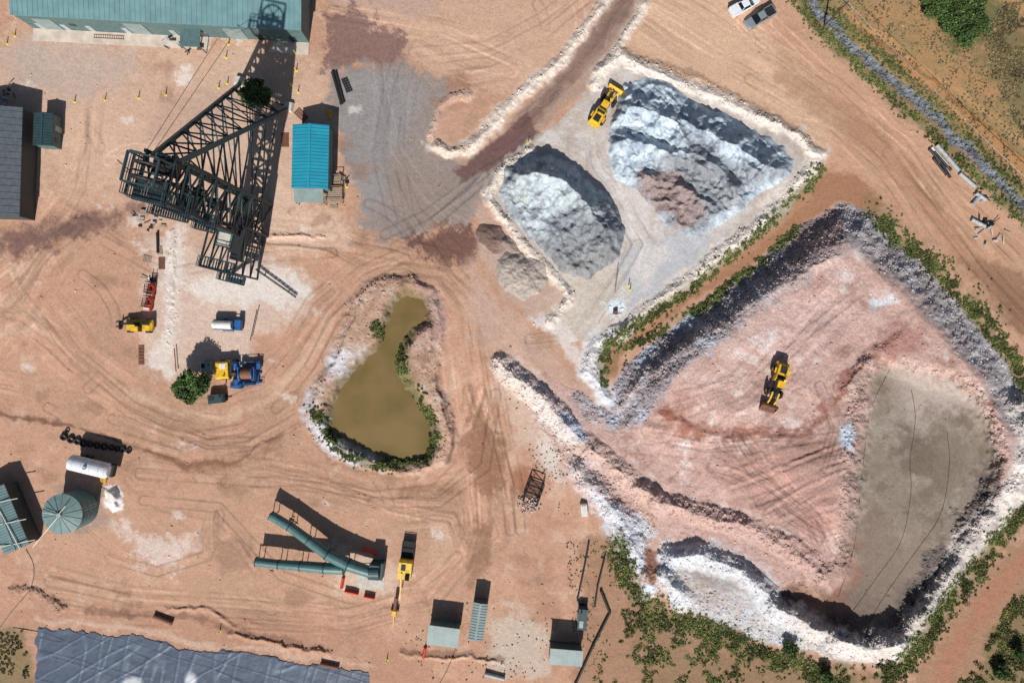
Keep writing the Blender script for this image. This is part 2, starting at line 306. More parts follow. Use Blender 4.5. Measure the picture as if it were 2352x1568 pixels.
p=ridge([(1218,345),(1170,380),(1125,430),(1122,460),(1180,530),(1240,600),(1300,660),(1310,690),(1260,740)],15,0.65,0.5,1.1,reg=8)
rp(p,(224,212,199),0.85)
p=ridge([(1400,-10),(1360,50),(1300,130),(1220,195),(1160,250),(1130,290),(1080,335),(1040,350),(1005,335)],17,0.6,0.45,1.1,reg=7)
rp(p,(224,212,199),0.85)
p=ridge([(1005,335),(992,300),(1005,255),(1040,225),(1075,215)],14,.35,.4,1.1,reg=7); rp(p,(208,181,164),0.6)
p=ridge([(1482,10),(1450,60),(1430,110),(1380,160)],14,0.45,0.45,1.1,reg=7); rp(p,(218,206,194),0.85)
pp([(1000,330),(1010,250),(1070,205),(1090,240),(1060,330),(1120,290),(1060,345)],(194,154,131),0.5,8,14)
for q,mx in [([(1440,125),(1600,180),(1760,265),(1880,330)],.5),([(1350,820),(1385,905),(1420,935)],.5),([(1170,860),(1280,950),(1330,1000)],.5),([(380,660),(400,720),(385,790)],.4)]:
    d,_,_=sdl(q,40); m=ss(16,6,d+nmed*8); RK=np.maximum(RK,m*mx)
pl([(1430,118),(1600,172),(1760,255),(1890,335)],4,(138,111,90),.6,4,5)
pl([(1240,740),(1290,760),(1330,830),(1390,920)],14,(220,210,203),0.8,10,14)
pl([(1290,950),(1320,970),(1340,1000)],12,(184,196,214),0.7,8,12); pl([(1345,850),(1375,890),(1400,930)],10,(206,214,226),.7,8,12)
RP=[(1835,-60),(1880,25),(1960,110),(2050,185),(2150,272),(2250,372),(2352,472),(2440,560)]
pl(RP,34,(132,118,88),.55,10,20)
d,_,_=sdl(RP,60); m=ss(16,8,d+nfin*8+nmed*4); paint(m,(126,130,136)); paint(m*ss(.0,.4,nfin),(86,88,92),.75); RK=np.maximum(RK,m*1.1); Z-=0.4*ss(22,0,d)
REG[(d<15)]=11
# pond
PW=[(935,688),(962,698),(972,728),(938,748),(912,786),(900,826),(914,870),(948,916),(974,972),(982,1020),(968,1042),(932,1052),(880,1036),(812,1012),(770,985),(774,930),(802,880),(856,828),(888,785),(905,745),(912,705)]
sdP=sdp(PW,150)
PB=[(830,650),(900,632),(975,645),(1020,700),(1015,790),(1005,860),(1030,940),(1050,1000),(1030,1060),(960,1090),(880,1085),(780,1060),(710,1000),(690,940),(740,850),(780,760),(800,690)]
sdPB=sdp(PB,60); mPB=ss(-10,10,sdPB+nmed*12+nfin*6)
paint(mPB,(184,152,132),0.75); paint(mPB*ss(.0,.5,nmot),(210,193,180),.6); paint(mPB*ss(.1,.5,-nmot),(146,118,101),.6)
paint(mPB*ss(920,870,GX)*ss(-.2,.3,nmed+.1)*ss(780,830,GY),(212,217,226),0.7)
paint(mPB*ss(940,980,GX)*ss(800,760,GY),(180,147,141),0.6)
paint(mPB*ss(38,10,-sdP+nmed*14),(114,102,68),0.75)
Z+=0.9*ss(-8,30,sdPB)-np.where(sdP>-30,2.4*ss(-36,6,sdP),0)
RK=np.maximum(RK,mPB*0.34*ss(-8,-20,sdP))
p=ridge([(712,945),(745,870),(790,790),(800,700),(860,650),(940,640),(1000,680),(1012,760),(1005,860),(1035,960),(1025,1050),(950,1085),(860,1080),(760,1050),(705,985)],12,0.25,0.4)
for q in [[(985,700),(990,780),(975,850)],[(1000,880),(1010,940),(1025,1000)],[(830,700),(800,760),(770,830)]]:
    p=ridge(q,9,.3,.3)
pl([(1000,860),(1020,930),(1040,1000),(1030,1060)],3,(108,86,72),.7,3,4); pl([(700,990),(760,1060),(860,1090),(960,1095)],4,(146,115,94),.6,4,5)
p=ridge([(380,1395),(480,1400),(540,1440)],9,0.25,0.2); p=ridge([(530,1455),(640,1480),(760,1500)],10,0.35,0.3); p=ridge([(920,1500),(1060,1510),(1160,1520)],9,0.25,0.3)
pl([(200,1405),(450,1415),(520,1445),(760,1485)],5,(124,92,77),0.6,5,10); pl([(80,1425),(300,1440),(430,1475),(640,1495),(860,1530)],5,(208,182,162),.6,5,8)
pl([(920,1490),(1060,1500),(1160,1512)],4,(120,92,78),.6,4,7)
p=ridge([(630,540),(690,542),(740,548)],6,0.25,0.4)
p=ridge([(395,530),(395,700)],9,0.25,0.3)
p=ridge([(30,1350),(90,1360),(140,1395)],14,0.25,0.6); rp(p,(138,110,94),.5)
pp([(1930,980),(1960,980),(1965,1030),(1940,1030)],(186,200,216),0.8,8,12)
pp([(1385,700),(1430,680),(1440,710),(1400,730)],(214,222,228),0.9,6,12); RK=np.maximum(RK,0.6*ss(0,8,sdp([(1385,700),(1430,680),(1440,715),(1400,735)],20)))
pp([(2000,690),(2050,670),(2060,690),(2010,710)],(216,222,230),0.7,8,16)
pp([(1730,780),(1790,760),(1770,810)],(224,216,214),0.6,12,20); pp([(1900,640),(1960,620),(1940,700)],(218,207,203),0.6,12,20)
pp([(1480,1345),(1505,1340),(1500,1370),(1475,1370)],(218,226,234),0.9,5,8)
pp([(1485,1260),(1515,1265),(1505,1345),(1480,1340)],(150,102,80),0.9,5,8)
# vegetation strips
VEG=[
 ([(1885,378),(1860,420),(1780,500),(1690,577),(1600,652),(1520,708),(1440,757),(1398,785),(1386,830),(1388,880)],12,1300,.15,.55,'dense green weeds along the foot of the pad berm'),
 ([(1835,522),(1760,590),(1680,652),(1600,718)],10,600,.15,.5,'green weeds beside the brown ditch'),
 ([(1600,715),(1500,770),(1430,800),(1410,860)],14,240,.15,.4,'sparse weeds beside the brown ditch'),
 ([(2015,500),(2070,560),(2150,622),(2210,682),(2270,752),(2330,832),(2360,900)],18,1400,.15,.6,'green shrubs at the foot of the rubble slope'),
 ([(2370,1160),(2300,1225),(2238,1305),(2180,1380),(2120,1470),(2060,1535),(1990,1560)],24,1900,.15,.7,'thick green shrubs outside the white berm'),
 ([(1415,1240),(1435,1320),(1480,1385),(1560,1425),(1660,1455),(1730,1500),(1850,1535),(1960,1565)],26,1600,.15,.75,'thick green shrubs below the basin berm'),
 ([(938,765),(915,800),(925,860),(958,905),(985,955),(1000,1000),(982,1042),(930,1062),(860,1068),(800,1048),(762,1010),(742,965),(720,945)],13,1900,.10,.32,'green reeds and weeds around the pond'),
 ([(862,745),(880,775)],14,130,.2,.45,'green weed clump by the pond inlet'),
 ([(1815,-20),(1870,55),(1950,135),(2030,205),(2090,262),(2150,315),(2240,400),(2360,515)],14,1000,.12,.42,'green weeds along the riprap ditch'),
 ([(1870,-20),(1940,60),(2060,160),(2180,270),(2360,450)],14,650,.12,.36,'weeds on the outer side of riprap ditch'),
 ([(2000,470),(2080,540),(2170,610),(2300,740)],26,240,.1,.32,'sparse low weeds at the road edge')]
for pts,hw,n,ra,rb,lab in VEG:
    d,_,_=sdl(pts,hw*2.2); m=ss(hw*1.15,hw*.2,d+nmed*hw*.9+nfin*hw*.9); k=.25 if 'sparse' in lab else .6
    paint(m,(108,106,66),k)

# ---------------------------------------------------------- roughness displacement
rkn=(1-np.abs(fbm(GX,GY,15,2,2))*2)*0.5+fbm(GX,GY,7.0,2,9)
Z+=RK*(0.22*rkn+0.15*npx).astype(F)+ (0.018*npx+0.05*nfin)*(1-ss(200,900,far*1000))
stripe=vn((GX*0.35+GY*0.94+nmed*10)/8,(GX*.94-GY*.35)/160,4)
msk=ss(0,30,sdp([(1640,1030),(1960,1000),(1940,1250),(1800,1240),(1660,1130)],40)); Z+=0.42*stripe*msk
stripe2=vn((GX*0.75+GY*0.66+nmed*14)/9,(GX*.66-GY*.75)/150,1); Z+=0.18*stripe2*ss(0,30,sdF)*(1-msk)
Z+=mfl*0.35*fbm(GX,GY,60,3,19)
COL*= (1+RK*(0.18*fbm(GX,GY,9,2,7)+0.28*npx)+0.07*npx+0.06*fbm(GX,GY,6,1,3))[...,None]
COL=np.clip(COL,0.01,0.9)

# ---------------------------------------------------------- piles
def pile(poly,crests,cap,seed,slope=.9,fa=.9):
    sd=sdp(poly,20); a=np.clip(sd,0,None)*S*slope
    h=cap*(1-np.exp(-a/cap*1.2))*(1+.3*fbm(GX,GY,60,2,seed)); fo=0
    for pts,H,wn,wsx in crests:
        d,g,s=sdl(pts,200); w=np.where(g>0,wn,wsx)*(1+.35*vn(s/32,d*0,seed+1)); k=np.clip(1-d/w,0,1)
        k=np.where(g>0,k,k**1.15); hh=H*k*(1+.4*vn(s/36,d*0,seed)); hh=np.minimum(hh,np.clip(sd,0,None)*S*1.5)
        h=np.maximum(h,hh); fo=fo+np.minimum(k*1.4,1)*(vn((d+nmed*18)/15,s/130,seed+2)+.7*vn((s+nmed*16)/13,d/90,seed+3))*np.where(g>0,.35,1)
    rn=1-2*np.abs(fbm(GX+nmed*20,GY-nmed*14,26,3,seed+3))
    h=h+ss(0,18,sd)*(0.35*fbm(GX,GY,24,3,seed+1)+0.16*npx+0.24*fbm(GX,GY,8,2,seed+2)+fa*1.2*fo+.6*fa*rn)
    return sd,np.maximum(h,0)
PA=[(1143,445),(1165,385),(1215,350),(1265,352),(1320,380),(1370,425),(1415,470),(1438,530),(1425,585),(1350,640),(1290,625),(1235,560),(1185,510)]
sdPA,hPA=pile(PA,[([(1222,372),(1262,386),(1310,424),(1352,470),(1390,520),(1402,552)],6.2,50,120)],1.2,21,1.0,.95)
PBp=[(1395,350),(1405,270),(1435,195),(1480,178),(1545,195),(1600,245),(1690,275),(1770,320),(1828,365),(1820,400),(1740,450),(1660,510),(1600,545),(1530,520),(1470,440),(1410,410)]
sdPBp,hPB=pile(PBp,[([(1445,235),(1480,240),(1520,262),(1550,285),(1570,310)],4.6,44,90),([(1590,285),(1640,308),(1700,342),(1750,378),(1780,400)],5.2,50,100),([(1440,320),(1490,325),(1540,350),(1600,350),(1660,390),(1690,430)],4.2,40,70),([(1480,400),(1560,430),(1640,470)],2.8,30,50)],1.5,31,.9,1.2)
PC=[(1138,600),(1160,582),(1200,580),(1245,605),(1265,640),(1245,675),(1200,690),(1160,670),(1140,640)]
sdPC,hPC=pile(PC,[],1.5,41,.6,.2)
PD=[(1095,525),(1130,515),(1180,545),(1205,585),(1170,580),(1130,580),(1100,560)]
sdPD,hPD=pile(PD,[],1.3,51,.6,.3)
def pcol(base,mods,am=1.0):
    c=np.zeros(GX.shape+(3,),F); c[:]=lin(base)
    for m,cc,op in mods:
        k=np.clip(m*op,0,1)[...,None]; c=c*(1-k)+lin(cc).astype(F)*k
    c*=(1+am*(0.26*npx+0.18*nfin+0.12*fbm(GX,GY,8,1,5)))[...,None]
    return np.clip(c,0.01,0.85)
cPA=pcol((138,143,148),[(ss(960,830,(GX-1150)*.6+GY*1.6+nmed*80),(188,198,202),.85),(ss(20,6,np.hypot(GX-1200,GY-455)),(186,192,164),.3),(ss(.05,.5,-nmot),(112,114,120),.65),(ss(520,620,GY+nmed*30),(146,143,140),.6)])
gr=sdp([(1480,400),(1560,350),(1640,330),(1760,400),(1800,400),(1700,480),(1600,545),(1530,520),(1460,430)],60)
rd=sdp([(1470,400),(1530,395),(1605,435),(1615,490),(1560,520),(1500,470)],40)
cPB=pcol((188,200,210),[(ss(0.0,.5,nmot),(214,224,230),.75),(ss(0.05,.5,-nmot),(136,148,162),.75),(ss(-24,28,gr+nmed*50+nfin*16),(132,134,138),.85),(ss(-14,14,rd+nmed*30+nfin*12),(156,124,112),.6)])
cPC=pcol((172,160,150),[],.6); cPD=pcol((120,98,88),[(ss(1130,1190,GX+nmed*30),(168,152,142),.9)],.7)

# ------------------------------------------------------------------ materials
def nt(m): m.use_nodes=True; return m.node_tree.nodes,m.node_tree.links,m.node_tree.nodes['Principled BSDF']
def ground_mat(name,rough=0.95,fine=0.30,bump=0.5,sc=3.2):
    m=bpy.data.materials.new(name); n,l,b=nt(m)
    at=n.new('ShaderNodeAttribute'); at.attribute_name='Col'
    tc=n.new('ShaderNodeTexCoord')
    a=n.new('ShaderNodeTexNoise'); a.inputs['Scale'].default_value=sc; a.inputs['Detail'].default_value=5; a.inputs['Roughness'].default_value=0.7
    l.new(tc.outputs['Object'],a.inputs['Vector'])
    mr=n.new('ShaderNodeMapRange'); mr.inputs['From Min'].default_value=0.3; mr.inputs['From Max'].default_value=0.7
    mr.inputs['To Min'].default_value=1-fine; mr.inputs['To Max'].default_value=1+fine
    l.new(a.outputs['Fac'],mr.inputs['Value'])
    v=n.new('ShaderNodeVectorMath'); v.operation='SCALE'; l.new(at.outputs['Color'],v.inputs[0]); l.new(mr.outputs[0],v.inputs['Scale'])
    l.new(v.outputs[0],b.inputs['Base Color']); b.inputs['Roughness'].default_value=rough; b.inputs['Specular IOR Level'].default_value=0.15
    bp=n.new('ShaderNodeBump'); bp.inputs['Strength'].default_value=bump; bp.inputs['Distance'].default_value=0.12
    l.new(a.outputs['Fac'],bp.inputs['Height']); l.new(bp.outputs[0],b.inputs['Normal'])
    return m
MG=ground_mat('dirt',fine=.20,bump=.35); MR=ground_mat('rock_rubble',fine=0.28,bump=0.6,sc=2.8)
def leaf_mat():
    m=bpy.data.materials.new('foliage'); n,l,b=nt(m)
    at=n.new('ShaderNodeAttribute'); at.attribute_name='Col'; l.new(at.outputs['Color'],b.inputs['Base Color'])
    b.inputs['Roughness'].default_value=0.7; b.inputs['Specular IOR Level'].default_value=0.2
    return m
ML=leaf_mat()
def pm(name,rgb,rough=0.6,metal=0.0,var=0.18,sc=1.5,spec=0.4):
    m=bpy.data.materials.new(name); n,l,b=nt(m)
    c=lin(rgb); tc=n.new('ShaderNodeTexCoord'); a=n.new('ShaderNodeTexNoise'); a.inputs['Scale'].default_value=sc; a.inputs['Detail'].default_value=4
    l.new(tc.outputs['Object'],a.inputs['Vector'])
    r=n.new('ShaderNodeValToRGB'); r.color_ramp.elements[0].position=0.3; r.color_ramp.elements[1].position=0.7
    r.color_ramp.elements[0].color=(*[x*(1-var) for x in c],1); r.color_ramp.elements[1].color=(*[min(1,x*(1+var)) for x in c],1)
    l.new(a.outputs['Fac'],r.inputs['Fac']); l.new(r.outputs['Color'],b.inputs['Base Color'])
    b.inputs['Roughness'].default_value=rough; b.inputs['Metallic'].default_value=metal; b.inputs['Specular IOR Level'].default_value=spec
    return m
m_teal=pm('steel_teal',(50,72,76),0.5,0.1); m_teal_d=pm('steel_teal_dark',(34,50,55),0.55,0.1)
m_roofg=pm('roof_green',(108,142,144),0.45,0,0.13,0.5); m_wallg=pm('wall_green',(84,108,108),0.6)
m_roofp=pm('roof_pump_house',(108,132,132),0.5,0,0.15,0.6)
m_roofgrey=pm('roof_grey',(86,92,98),0.6); m_roofturq=pm('roof_turquoise',(42,144,168),0.45,0,0.14,0.4)
m_roofsage=pm('roof_sage',(128,144,142),0.5,0,0.14,0.8); m_walld=pm('wall_dark',(70,74,74),0.7)
m_yel=pm('paint_yellow',(220,174,46),0.45,0,0.3,2); m_blk=pm('rubber',(38,38,40),0.85); m_dark=pm('dark_steel',(46,46,46),0.6,0.2)
m_glass=pm('dark_glass',(18,24,30),0.12,0,0.05,1,0.6); m_white=pm('paint_white',(220,222,226),0.35,0,0.06)
m_silver=pm('paint_silver',(140,146,152),0.35,0.2,0.06); m_blue=pm('paint_blue',(40,92,150),0.45,0,0.25); m_red=pm('paint_red',(206,66,40),0.5)
m_wood=pm('weathered_wood',(156,136,116),0.85,0,0.25,3); m_conc=pm('concrete',(194,186,176),0.85); m_rust=pm('rusty_steel',(118,80,62),0.8)
m_tank=pm('tank_green',(112,134,132),0.45,0,0.14); m_ductg=pm('duct_green',(84,114,113),0.4,.1,0.18); m_bark=pm('bark',(84,68,54),0.9); m_brown=pm('cable_brown',(120,84,66),0.8)
m_black=pm('black_pipe',(36,38,42),0.5); m_cream=pm('fibre_white',(214,210,200),0.6); m_trim=pm('grey_trim',(160,166,166),0.5)
m_hose=pm('dusty_hose',(78,72,66),.8)
mw=bpy.data.materials.new('pond_water'); n,l,b=nt(mw); b.inputs['Roughness'].default_value=0.1; b.inputs['Specular IOR Level'].default_value=0.4
tc=n.new('ShaderNodeTexCoord'); a=n.new('ShaderNodeTexNoise'); a.inputs['Scale'].default_value=0.14; a.inputs['Detail'].default_value=4; l.new(tc.outputs['Object'],a.inputs['Vector'])
r=n.new('ShaderNodeValToRGB'); r.color_ramp.elements[0].position=.35; r.color_ramp.elements[1].position=.65; r.color_ramp.elements[0].color=(*lin((110,93,56)),1); r.color_ramp.elements[1].color=(*lin((128,109,70)),1); l.new(a.outputs['Fac'],r.inputs['Fac']); l.new(r.outputs['Color'],b.inputs['Base Color'])
a2=n.new('ShaderNodeTexNoise'); a2.inputs['Scale'].default_value=2.5; l.new(tc.outputs['Object'],a2.inputs['Vector']); bp=n.new('ShaderNodeBump'); bp.inputs['Strength'].default_value=0.08; bp.inputs['Distance'].default_value=0.05; l.new(a2.outputs['Fac'],bp.inputs['Height']); l.new(bp.outputs[0],b.inputs['Normal'])

# ------------------------------------------------------------------ mesh helpers
def W(x,y,h=0.0):
    k=(HC-h)/HC
    return Vector(((x-CX)*S*k,(CY-y)*S*k,h))
def npmesh(name,V,Fc,mat,col=None,smooth=False):
    me=bpy.data.meshes.new(name); V=np.asarray(V,dtype=F); Fc=np.asarray(Fc,dtype=np.int32); k=Fc.shape[1]
    me.vertices.add(len(V)); me.vertices.foreach_set('co',V.ravel())
    me.loops.add(Fc.size); me.loops.foreach_set('vertex_index',Fc.ravel())
    me.polygons.add(len(Fc)); me.polygons.foreach_set('loop_start',np.arange(0,Fc.size,k,dtype=np.int32))
    if smooth: me.polygons.foreach_set('use_smooth',np.ones(len(Fc),bool))
    me.update(calc_edges=True)
    if col is not None:
        ca=me.color_attributes.new('Col','FLOAT_COLOR','POINT')
        c=np.ones((len(V),4),F); c[:,:3]=col; ca.data.foreach_set('color',c.ravel())
    me.materials.append(mat); ob=bpy.data.objects.new(name,me); COLL.objects.link(ob); return ob
KC=0.92
def warp(z):
    k=(HC-z)/HC
    return np.stack([(GX-CX)*S*k,(CY-GY)*S*k,z],-1)
idx=np.arange(NX*NY).reshape(NY,NX)
quads=np.stack([idx[:-1,:-1],idx[1:,:-1],idx[1:,1:],idx[:-1,1:]],-1).reshape(-1,4)
VG=warp(Z).reshape(-1,3); CG=COL.reshape(-1,3)*KC
g=npmesh('ground',VG,quads,MG,CG,True); g['kind']='structure'
g['label']='bare reddish dirt ground of the mine yard'
def overlay(name,vm,z,mat,colr,lab,kind='structure',cat=None,smooth=True,V=None):
    fm=vm[:-1,:-1]&vm[1:,:-1]&vm[1:,1:]&vm[:-1,1:]
    fm[: (NY-NY0)//2,:]=False; fm[-(NY-NY0)//2:,:]=False; fm[:,:(NX-NX0)//2]=False; fm[:,-(NX-NX0)//2:]=False
    q=quads[fm.ravel()]; u,inv=np.unique(q,return_inverse=True)
    if len(u)==0: return
    V=warp(z).reshape(-1,3)[u]
    ob=npmesh(name,V,inv.reshape(-1,4),mat,(colr.reshape(-1,3)*KC)[u],smooth)
    if kind: ob['kind']=kind
    ob['label']=lab
    if cat: ob['category']=cat
    return ob
for rid,nm,mt,lab in [(1,'gravel_yard',MG,'grey compacted gravel turning area beside the sheds'),(2,'dirt_road',MG,'wide tan dirt road with tyre tracks'),
  (3,'haul_road',MG,'narrow brown haul road ramp between white berms'),(4,'stockpile_pad',MG,'pale grey pad floor under the gravel stockpiles'),
  (5,'waste_rock_plateau',MR,'raised pinkish waste rock plateau with grey rubble slopes'),(6,'sludge_basin',MG,'flat grey dried sludge basin'),
  (7,'ramp_berm',MR,'whitish rock berm edging the haul road'),(8,'pad_berm',MR,'white crushed rock berm around stockpile pad'),
  (9,'rubble_ridge',MR,'pink rubble ridge along the plateau edge'),(10,'basin_berm',MR,'white rock berm around the sludge basin'),
  (11,'riprap_ditch',MR,'long ditch lined with dark grey riprap')]:
    overlay(nm,REG==rid,Z+0.02,mt,COL,lab)
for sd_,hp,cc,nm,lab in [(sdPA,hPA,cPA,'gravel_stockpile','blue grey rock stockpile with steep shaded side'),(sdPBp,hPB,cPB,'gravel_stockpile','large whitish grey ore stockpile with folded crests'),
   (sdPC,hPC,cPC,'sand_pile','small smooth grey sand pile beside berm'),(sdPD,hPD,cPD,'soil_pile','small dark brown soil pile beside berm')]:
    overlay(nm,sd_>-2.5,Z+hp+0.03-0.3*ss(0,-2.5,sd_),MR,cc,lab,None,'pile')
LN=[(85,1440),(200,1455),(330,1462),(410,1490),(520,1492),(640,1512),(760,1532),(850,1548),(860,1640),(70,1640)]
sdL=sdp(LN,20)
def crease(ax,ay,f1,f2,seed,wd=.08):
    u=GX*ax+GY*ay+nmed*4; v=-GX*ay+GY*ax
    return ss(wd,0,np.abs(vn(u/f1,v/f2,seed)))
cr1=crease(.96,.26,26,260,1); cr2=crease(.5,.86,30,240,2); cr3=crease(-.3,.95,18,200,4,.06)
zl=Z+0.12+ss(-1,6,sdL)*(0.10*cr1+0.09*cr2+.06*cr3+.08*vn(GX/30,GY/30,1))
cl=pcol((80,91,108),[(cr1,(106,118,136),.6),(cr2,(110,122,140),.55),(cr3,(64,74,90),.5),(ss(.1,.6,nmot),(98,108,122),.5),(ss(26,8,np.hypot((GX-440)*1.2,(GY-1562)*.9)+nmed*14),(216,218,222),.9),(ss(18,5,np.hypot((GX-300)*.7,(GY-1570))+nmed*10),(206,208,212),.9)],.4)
m_lin=ground_mat('plastic_liner',0.5,0.05,0.06,2); m_lin.node_tree.nodes['Principled BSDF'].inputs['Specular IOR Level'].default_value=0.3
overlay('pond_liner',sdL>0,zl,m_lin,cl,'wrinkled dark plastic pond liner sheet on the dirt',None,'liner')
pw=[W(x,y,-0.95) for x,y in [(925,670),(985,680),(1000,740),(940,780),(930,830),(950,870),(985,930),(1010,990),(1010,1040),(980,1070),(920,1075),(850,1060),(780,1035),(740,1000),(745,930),(780,860),(830,810),(870,770),(890,720),(900,685)]]
me=bpy.data.meshes.new('water'); me.from_pydata([p[:] for p in pw],[],[list(range(len(pw)))[::-1]]); me.materials.append(mw)
ob=bpy.data.objects.new('pond_water',me); COLL.objects.link(ob); ob['kind']='structure'; ob['label']='murky olive brown water of the settling pond'

dz=Z
def hg(x,y):
    i=int(np.clip(np.searchsorted(ux,x),1,NX-1)); j=int(np.clip(np.searchsorted(uy,y),1,NY-1)); return float(dz[j,i])
def hga(x,y):
    i=np.clip(np.searchsorted(ux,x),1,NX-1); j=np.clip(np.searchsorted(uy,y),1,NY-1); return dz[j,i],COL[j,i],RK[j,i]
def stones(name,n,weight,smin,smax,lab,tint=None):
    w=weight.ravel().astype(np.float64); w/=w.sum()
    k=RG.choice(w.size,n,p=w); x=GX.ravel()[k]+RG.normal(0,1,n)*1.5; y=GY.ravel()[k]+RG.normal(0,1,n)*1.5
    z,c,_=hga(x,y); kk=(HC-z)/HC
    P=np.stack([(x-CX)*S*kk,(CY-y)*S*kk,z+0.02],-1)
    s=smin+(smax-smin)*RG.random(n)**6
    base=np.array([[1,0,0],[-1,0,0],[0,1,0],[0,-1,0],[0,0,.7],[0,0,-.8]])
    V=base[None]*s[:,None,None]*(0.7+0.6*RG.random((n,6,1))); th=RG.random(n)*6.28
    ct,sn=np.cos(th)[:,None],np.sin(th)[:,None]
    V=np.stack([V[...,0]*ct-V[...,1]*sn,V[...,0]*sn+V[...,1]*ct,V[...,2]],-1)+P[:,None]
    f=np.array([[0,2,4],[2,1,4],[1,3,4],[3,0,4],[2,0,5],[1,2,5],[3,1,5],[0,3,5]])
    Fc=(f[None]+6*np.arange(n)[:,None,None]).reshape(-1,3)
    cc=np.repeat(np.clip(c*(0.75+0.6*RG.random((n,1)))*KC,0.02,0.88),6,0)
    ob=npmesh(name,V.reshape(-1,3),Fc,MR,cc); ob['kind']='stuff'; ob['label']=lab
inn=((GX>-30)&(GX<2385)&(GY>-30)&(GY<1600)&(sdP<-8)&(sdPA<0)&(sdPBp<0))
stones('rubble_stones',44000,(np.clip(RK-.2,0,2)**1.1+0.003)*inn,0.06,0.30,'scattered rubble stones on berms and slopes')

def leafcloud(P,size,col):
    n=len(P); a=RG.normal(size=(n,3)); a/=np.linalg.norm(a,axis=1)[:,None]; a[:,2]*=0.5
    b_=RG.normal(size=(n,3)); b_=np.cross(a,b_); b_/=np.linalg.norm(b_,axis=1)[:,None]+1e-6
    s=size[:,None]; V=np.stack([P-a*s-b_*s*.5,P+a*s-b_*s*.6,P+a*s*1.1+b_*s*.5,P-a*s+b_*s*.6],1)
    return V.reshape(-1,3),np.arange(4*n).reshape(-1,4),np.repeat(col,4,0)
def bushes(name,xy,rad,lab,col=(0.108,0.152,0.05),per=22,kind='stuff',leaf=0.10):
    n=len(xy); z,_,_=hga(xy[:,0],xy[:,1]); kk=(HC-z)/HC
    C=np.stack([(xy[:,0]-CX)*S*kk,(CY-xy[:,1])*S*kk,z],-1)
    d=RG.normal(size=(n,per,3)); d/=np.linalg.norm(d,axis=2)[...,None]; d*=(RG.random((n,per,1))**0.5); d[...,2]=np.abs(d[...,2])*0.6
    P=(C[:,None]+d*rad[:,None,None]).reshape(-1,3)
    patch=(1+1.0*vn(xy[:,0]/30,xy[:,1]/30,1))[:,None]
    c=np.array(col)[None]*(0.6+0.8*RG.random((n,1)))*patch*(1+np.array([0.7,0.2,0.1])[None]*RG.random((n,1)))
    c=np.repeat(c,per,0)*(0.6+0.8*RG.random((n*per,1)))
    V,Fc,cc=leafcloud(P,leaf*(0.6+0.9*RG.random(n*per)),c)
    ob=npmesh(name,V,Fc,ML,cc); ob['kind']=kind; ob['label']=lab; return ob
def along(pts,hw,n,gapn=0.0):
    p=np.array(pts,float); L=np.hypot(*(p[1:]-p[:-1]).T); c=np.concatenate([[0],np.cumsum(L)])
    t=RG.random(int(n*2))*c[-1]; i=np.clip(np.searchsorted(c,t)-1,0,len(L)-1); f=(t-c[i])/L[i]
    q=p[i]+(p[i+1]-p[i])*f[:,None]; q=q+RG.normal(size=q.shape)*hw*0.6
    keep=vn(q[:,0]/26,q[:,1]/26,2)+.7*vn(q[:,0]/9,q[:,1]/9,3)>-0.18+gapn
    return q[keep][:n]
def inpoly(poly,n,th=-.05):
    p=np.array(poly,float); q=RG.random((n*6,2))*(p.max(0)-p.min(0))+p.min(0); ins=np.zeros(len(q),bool)
    for i in range(len(p)):
        a_,b_=p[i],p[(i+1)%len(p)]; c=((a_[1]>q[:,1])!=(b_[1]>q[:,1])); xx=(b_[0]-a_[0])*(q[:,1]-a_[1])/(b_[1]-a_[1]+1e-9)+a_[0]; ins^=c&(q[:,0]<xx)
    q=q[ins]; q=q[vn(q[:,0]/36,q[:,1]/36,4)+.5*vn(q[:,0]/12,q[:,1]/12,1)>th]; return q[:n]
def rr(n,a_,b_): return a_+(b_-a_)*RG.random(n)**2
for pts,hw,n,ra,rb,lab in VEG:
    q=along(pts,hw,n,.12 if 'sparse' in lab else 0); bushes('shrub_strip',q,rr(len(q),ra,rb),lab)
q=inpoly([(1380,1380),(1480,1410),(1700,1490),(1880,1568),(1360,1568)],650,.06); bushes('shrub_patch',q,rr(len(q),.15,.8),'scattered green shrubs on brown soil')
q=inpoly([(2200,1568),(2290,1430),(2352,1330),(2352,1568)],900,-.05); bushes('shrub_patch',q,rr(len(q),.15,.75),'scattered olive shrubs in the corner scrubland',(0.11,0.135,0.05))
q=inpoly([(-20,1440),(55,1440),(70,1568),(-20,1568)],200); bushes('shrub_patch',q,rr(len(q),.15,.4),'low weeds beside the plastic liner',(0.12,0.13,0.06))
q=inpoly([(1900,0),(2352,0),(2352,440),(2250,360),(2100,210)],2200,-.2); bushes('sagebrush',q,rr(len(q),.06,.28),'small dry sagebrush tufts on orange soil',(0.17,0.165,0.085),10)
q=inpoly([(2240,30),(2352,0),(2352,320),(2290,200)],1200,-.2); bushes('sagebrush',q,rr(len(q),.08,.34),'dense dry sagebrush tufts on the hillside',(0.13,0.135,0.07),12)
q=np.concatenate([inpoly([(1300,1240),(1420,1240),(1420,1500),(1320,1560)],200),inpoly([(1150,860),(1350,1060),(1300,1200),(1230,1100)],90),inpoly([(950,1380),(1280,1380),(1250,1560),(900,1560)],90)])
bushes('weed_tufts',q,rr(len(q),.06,.2),'small green weed tufts on bare dirt',(0.14,0.16,0.08),10)

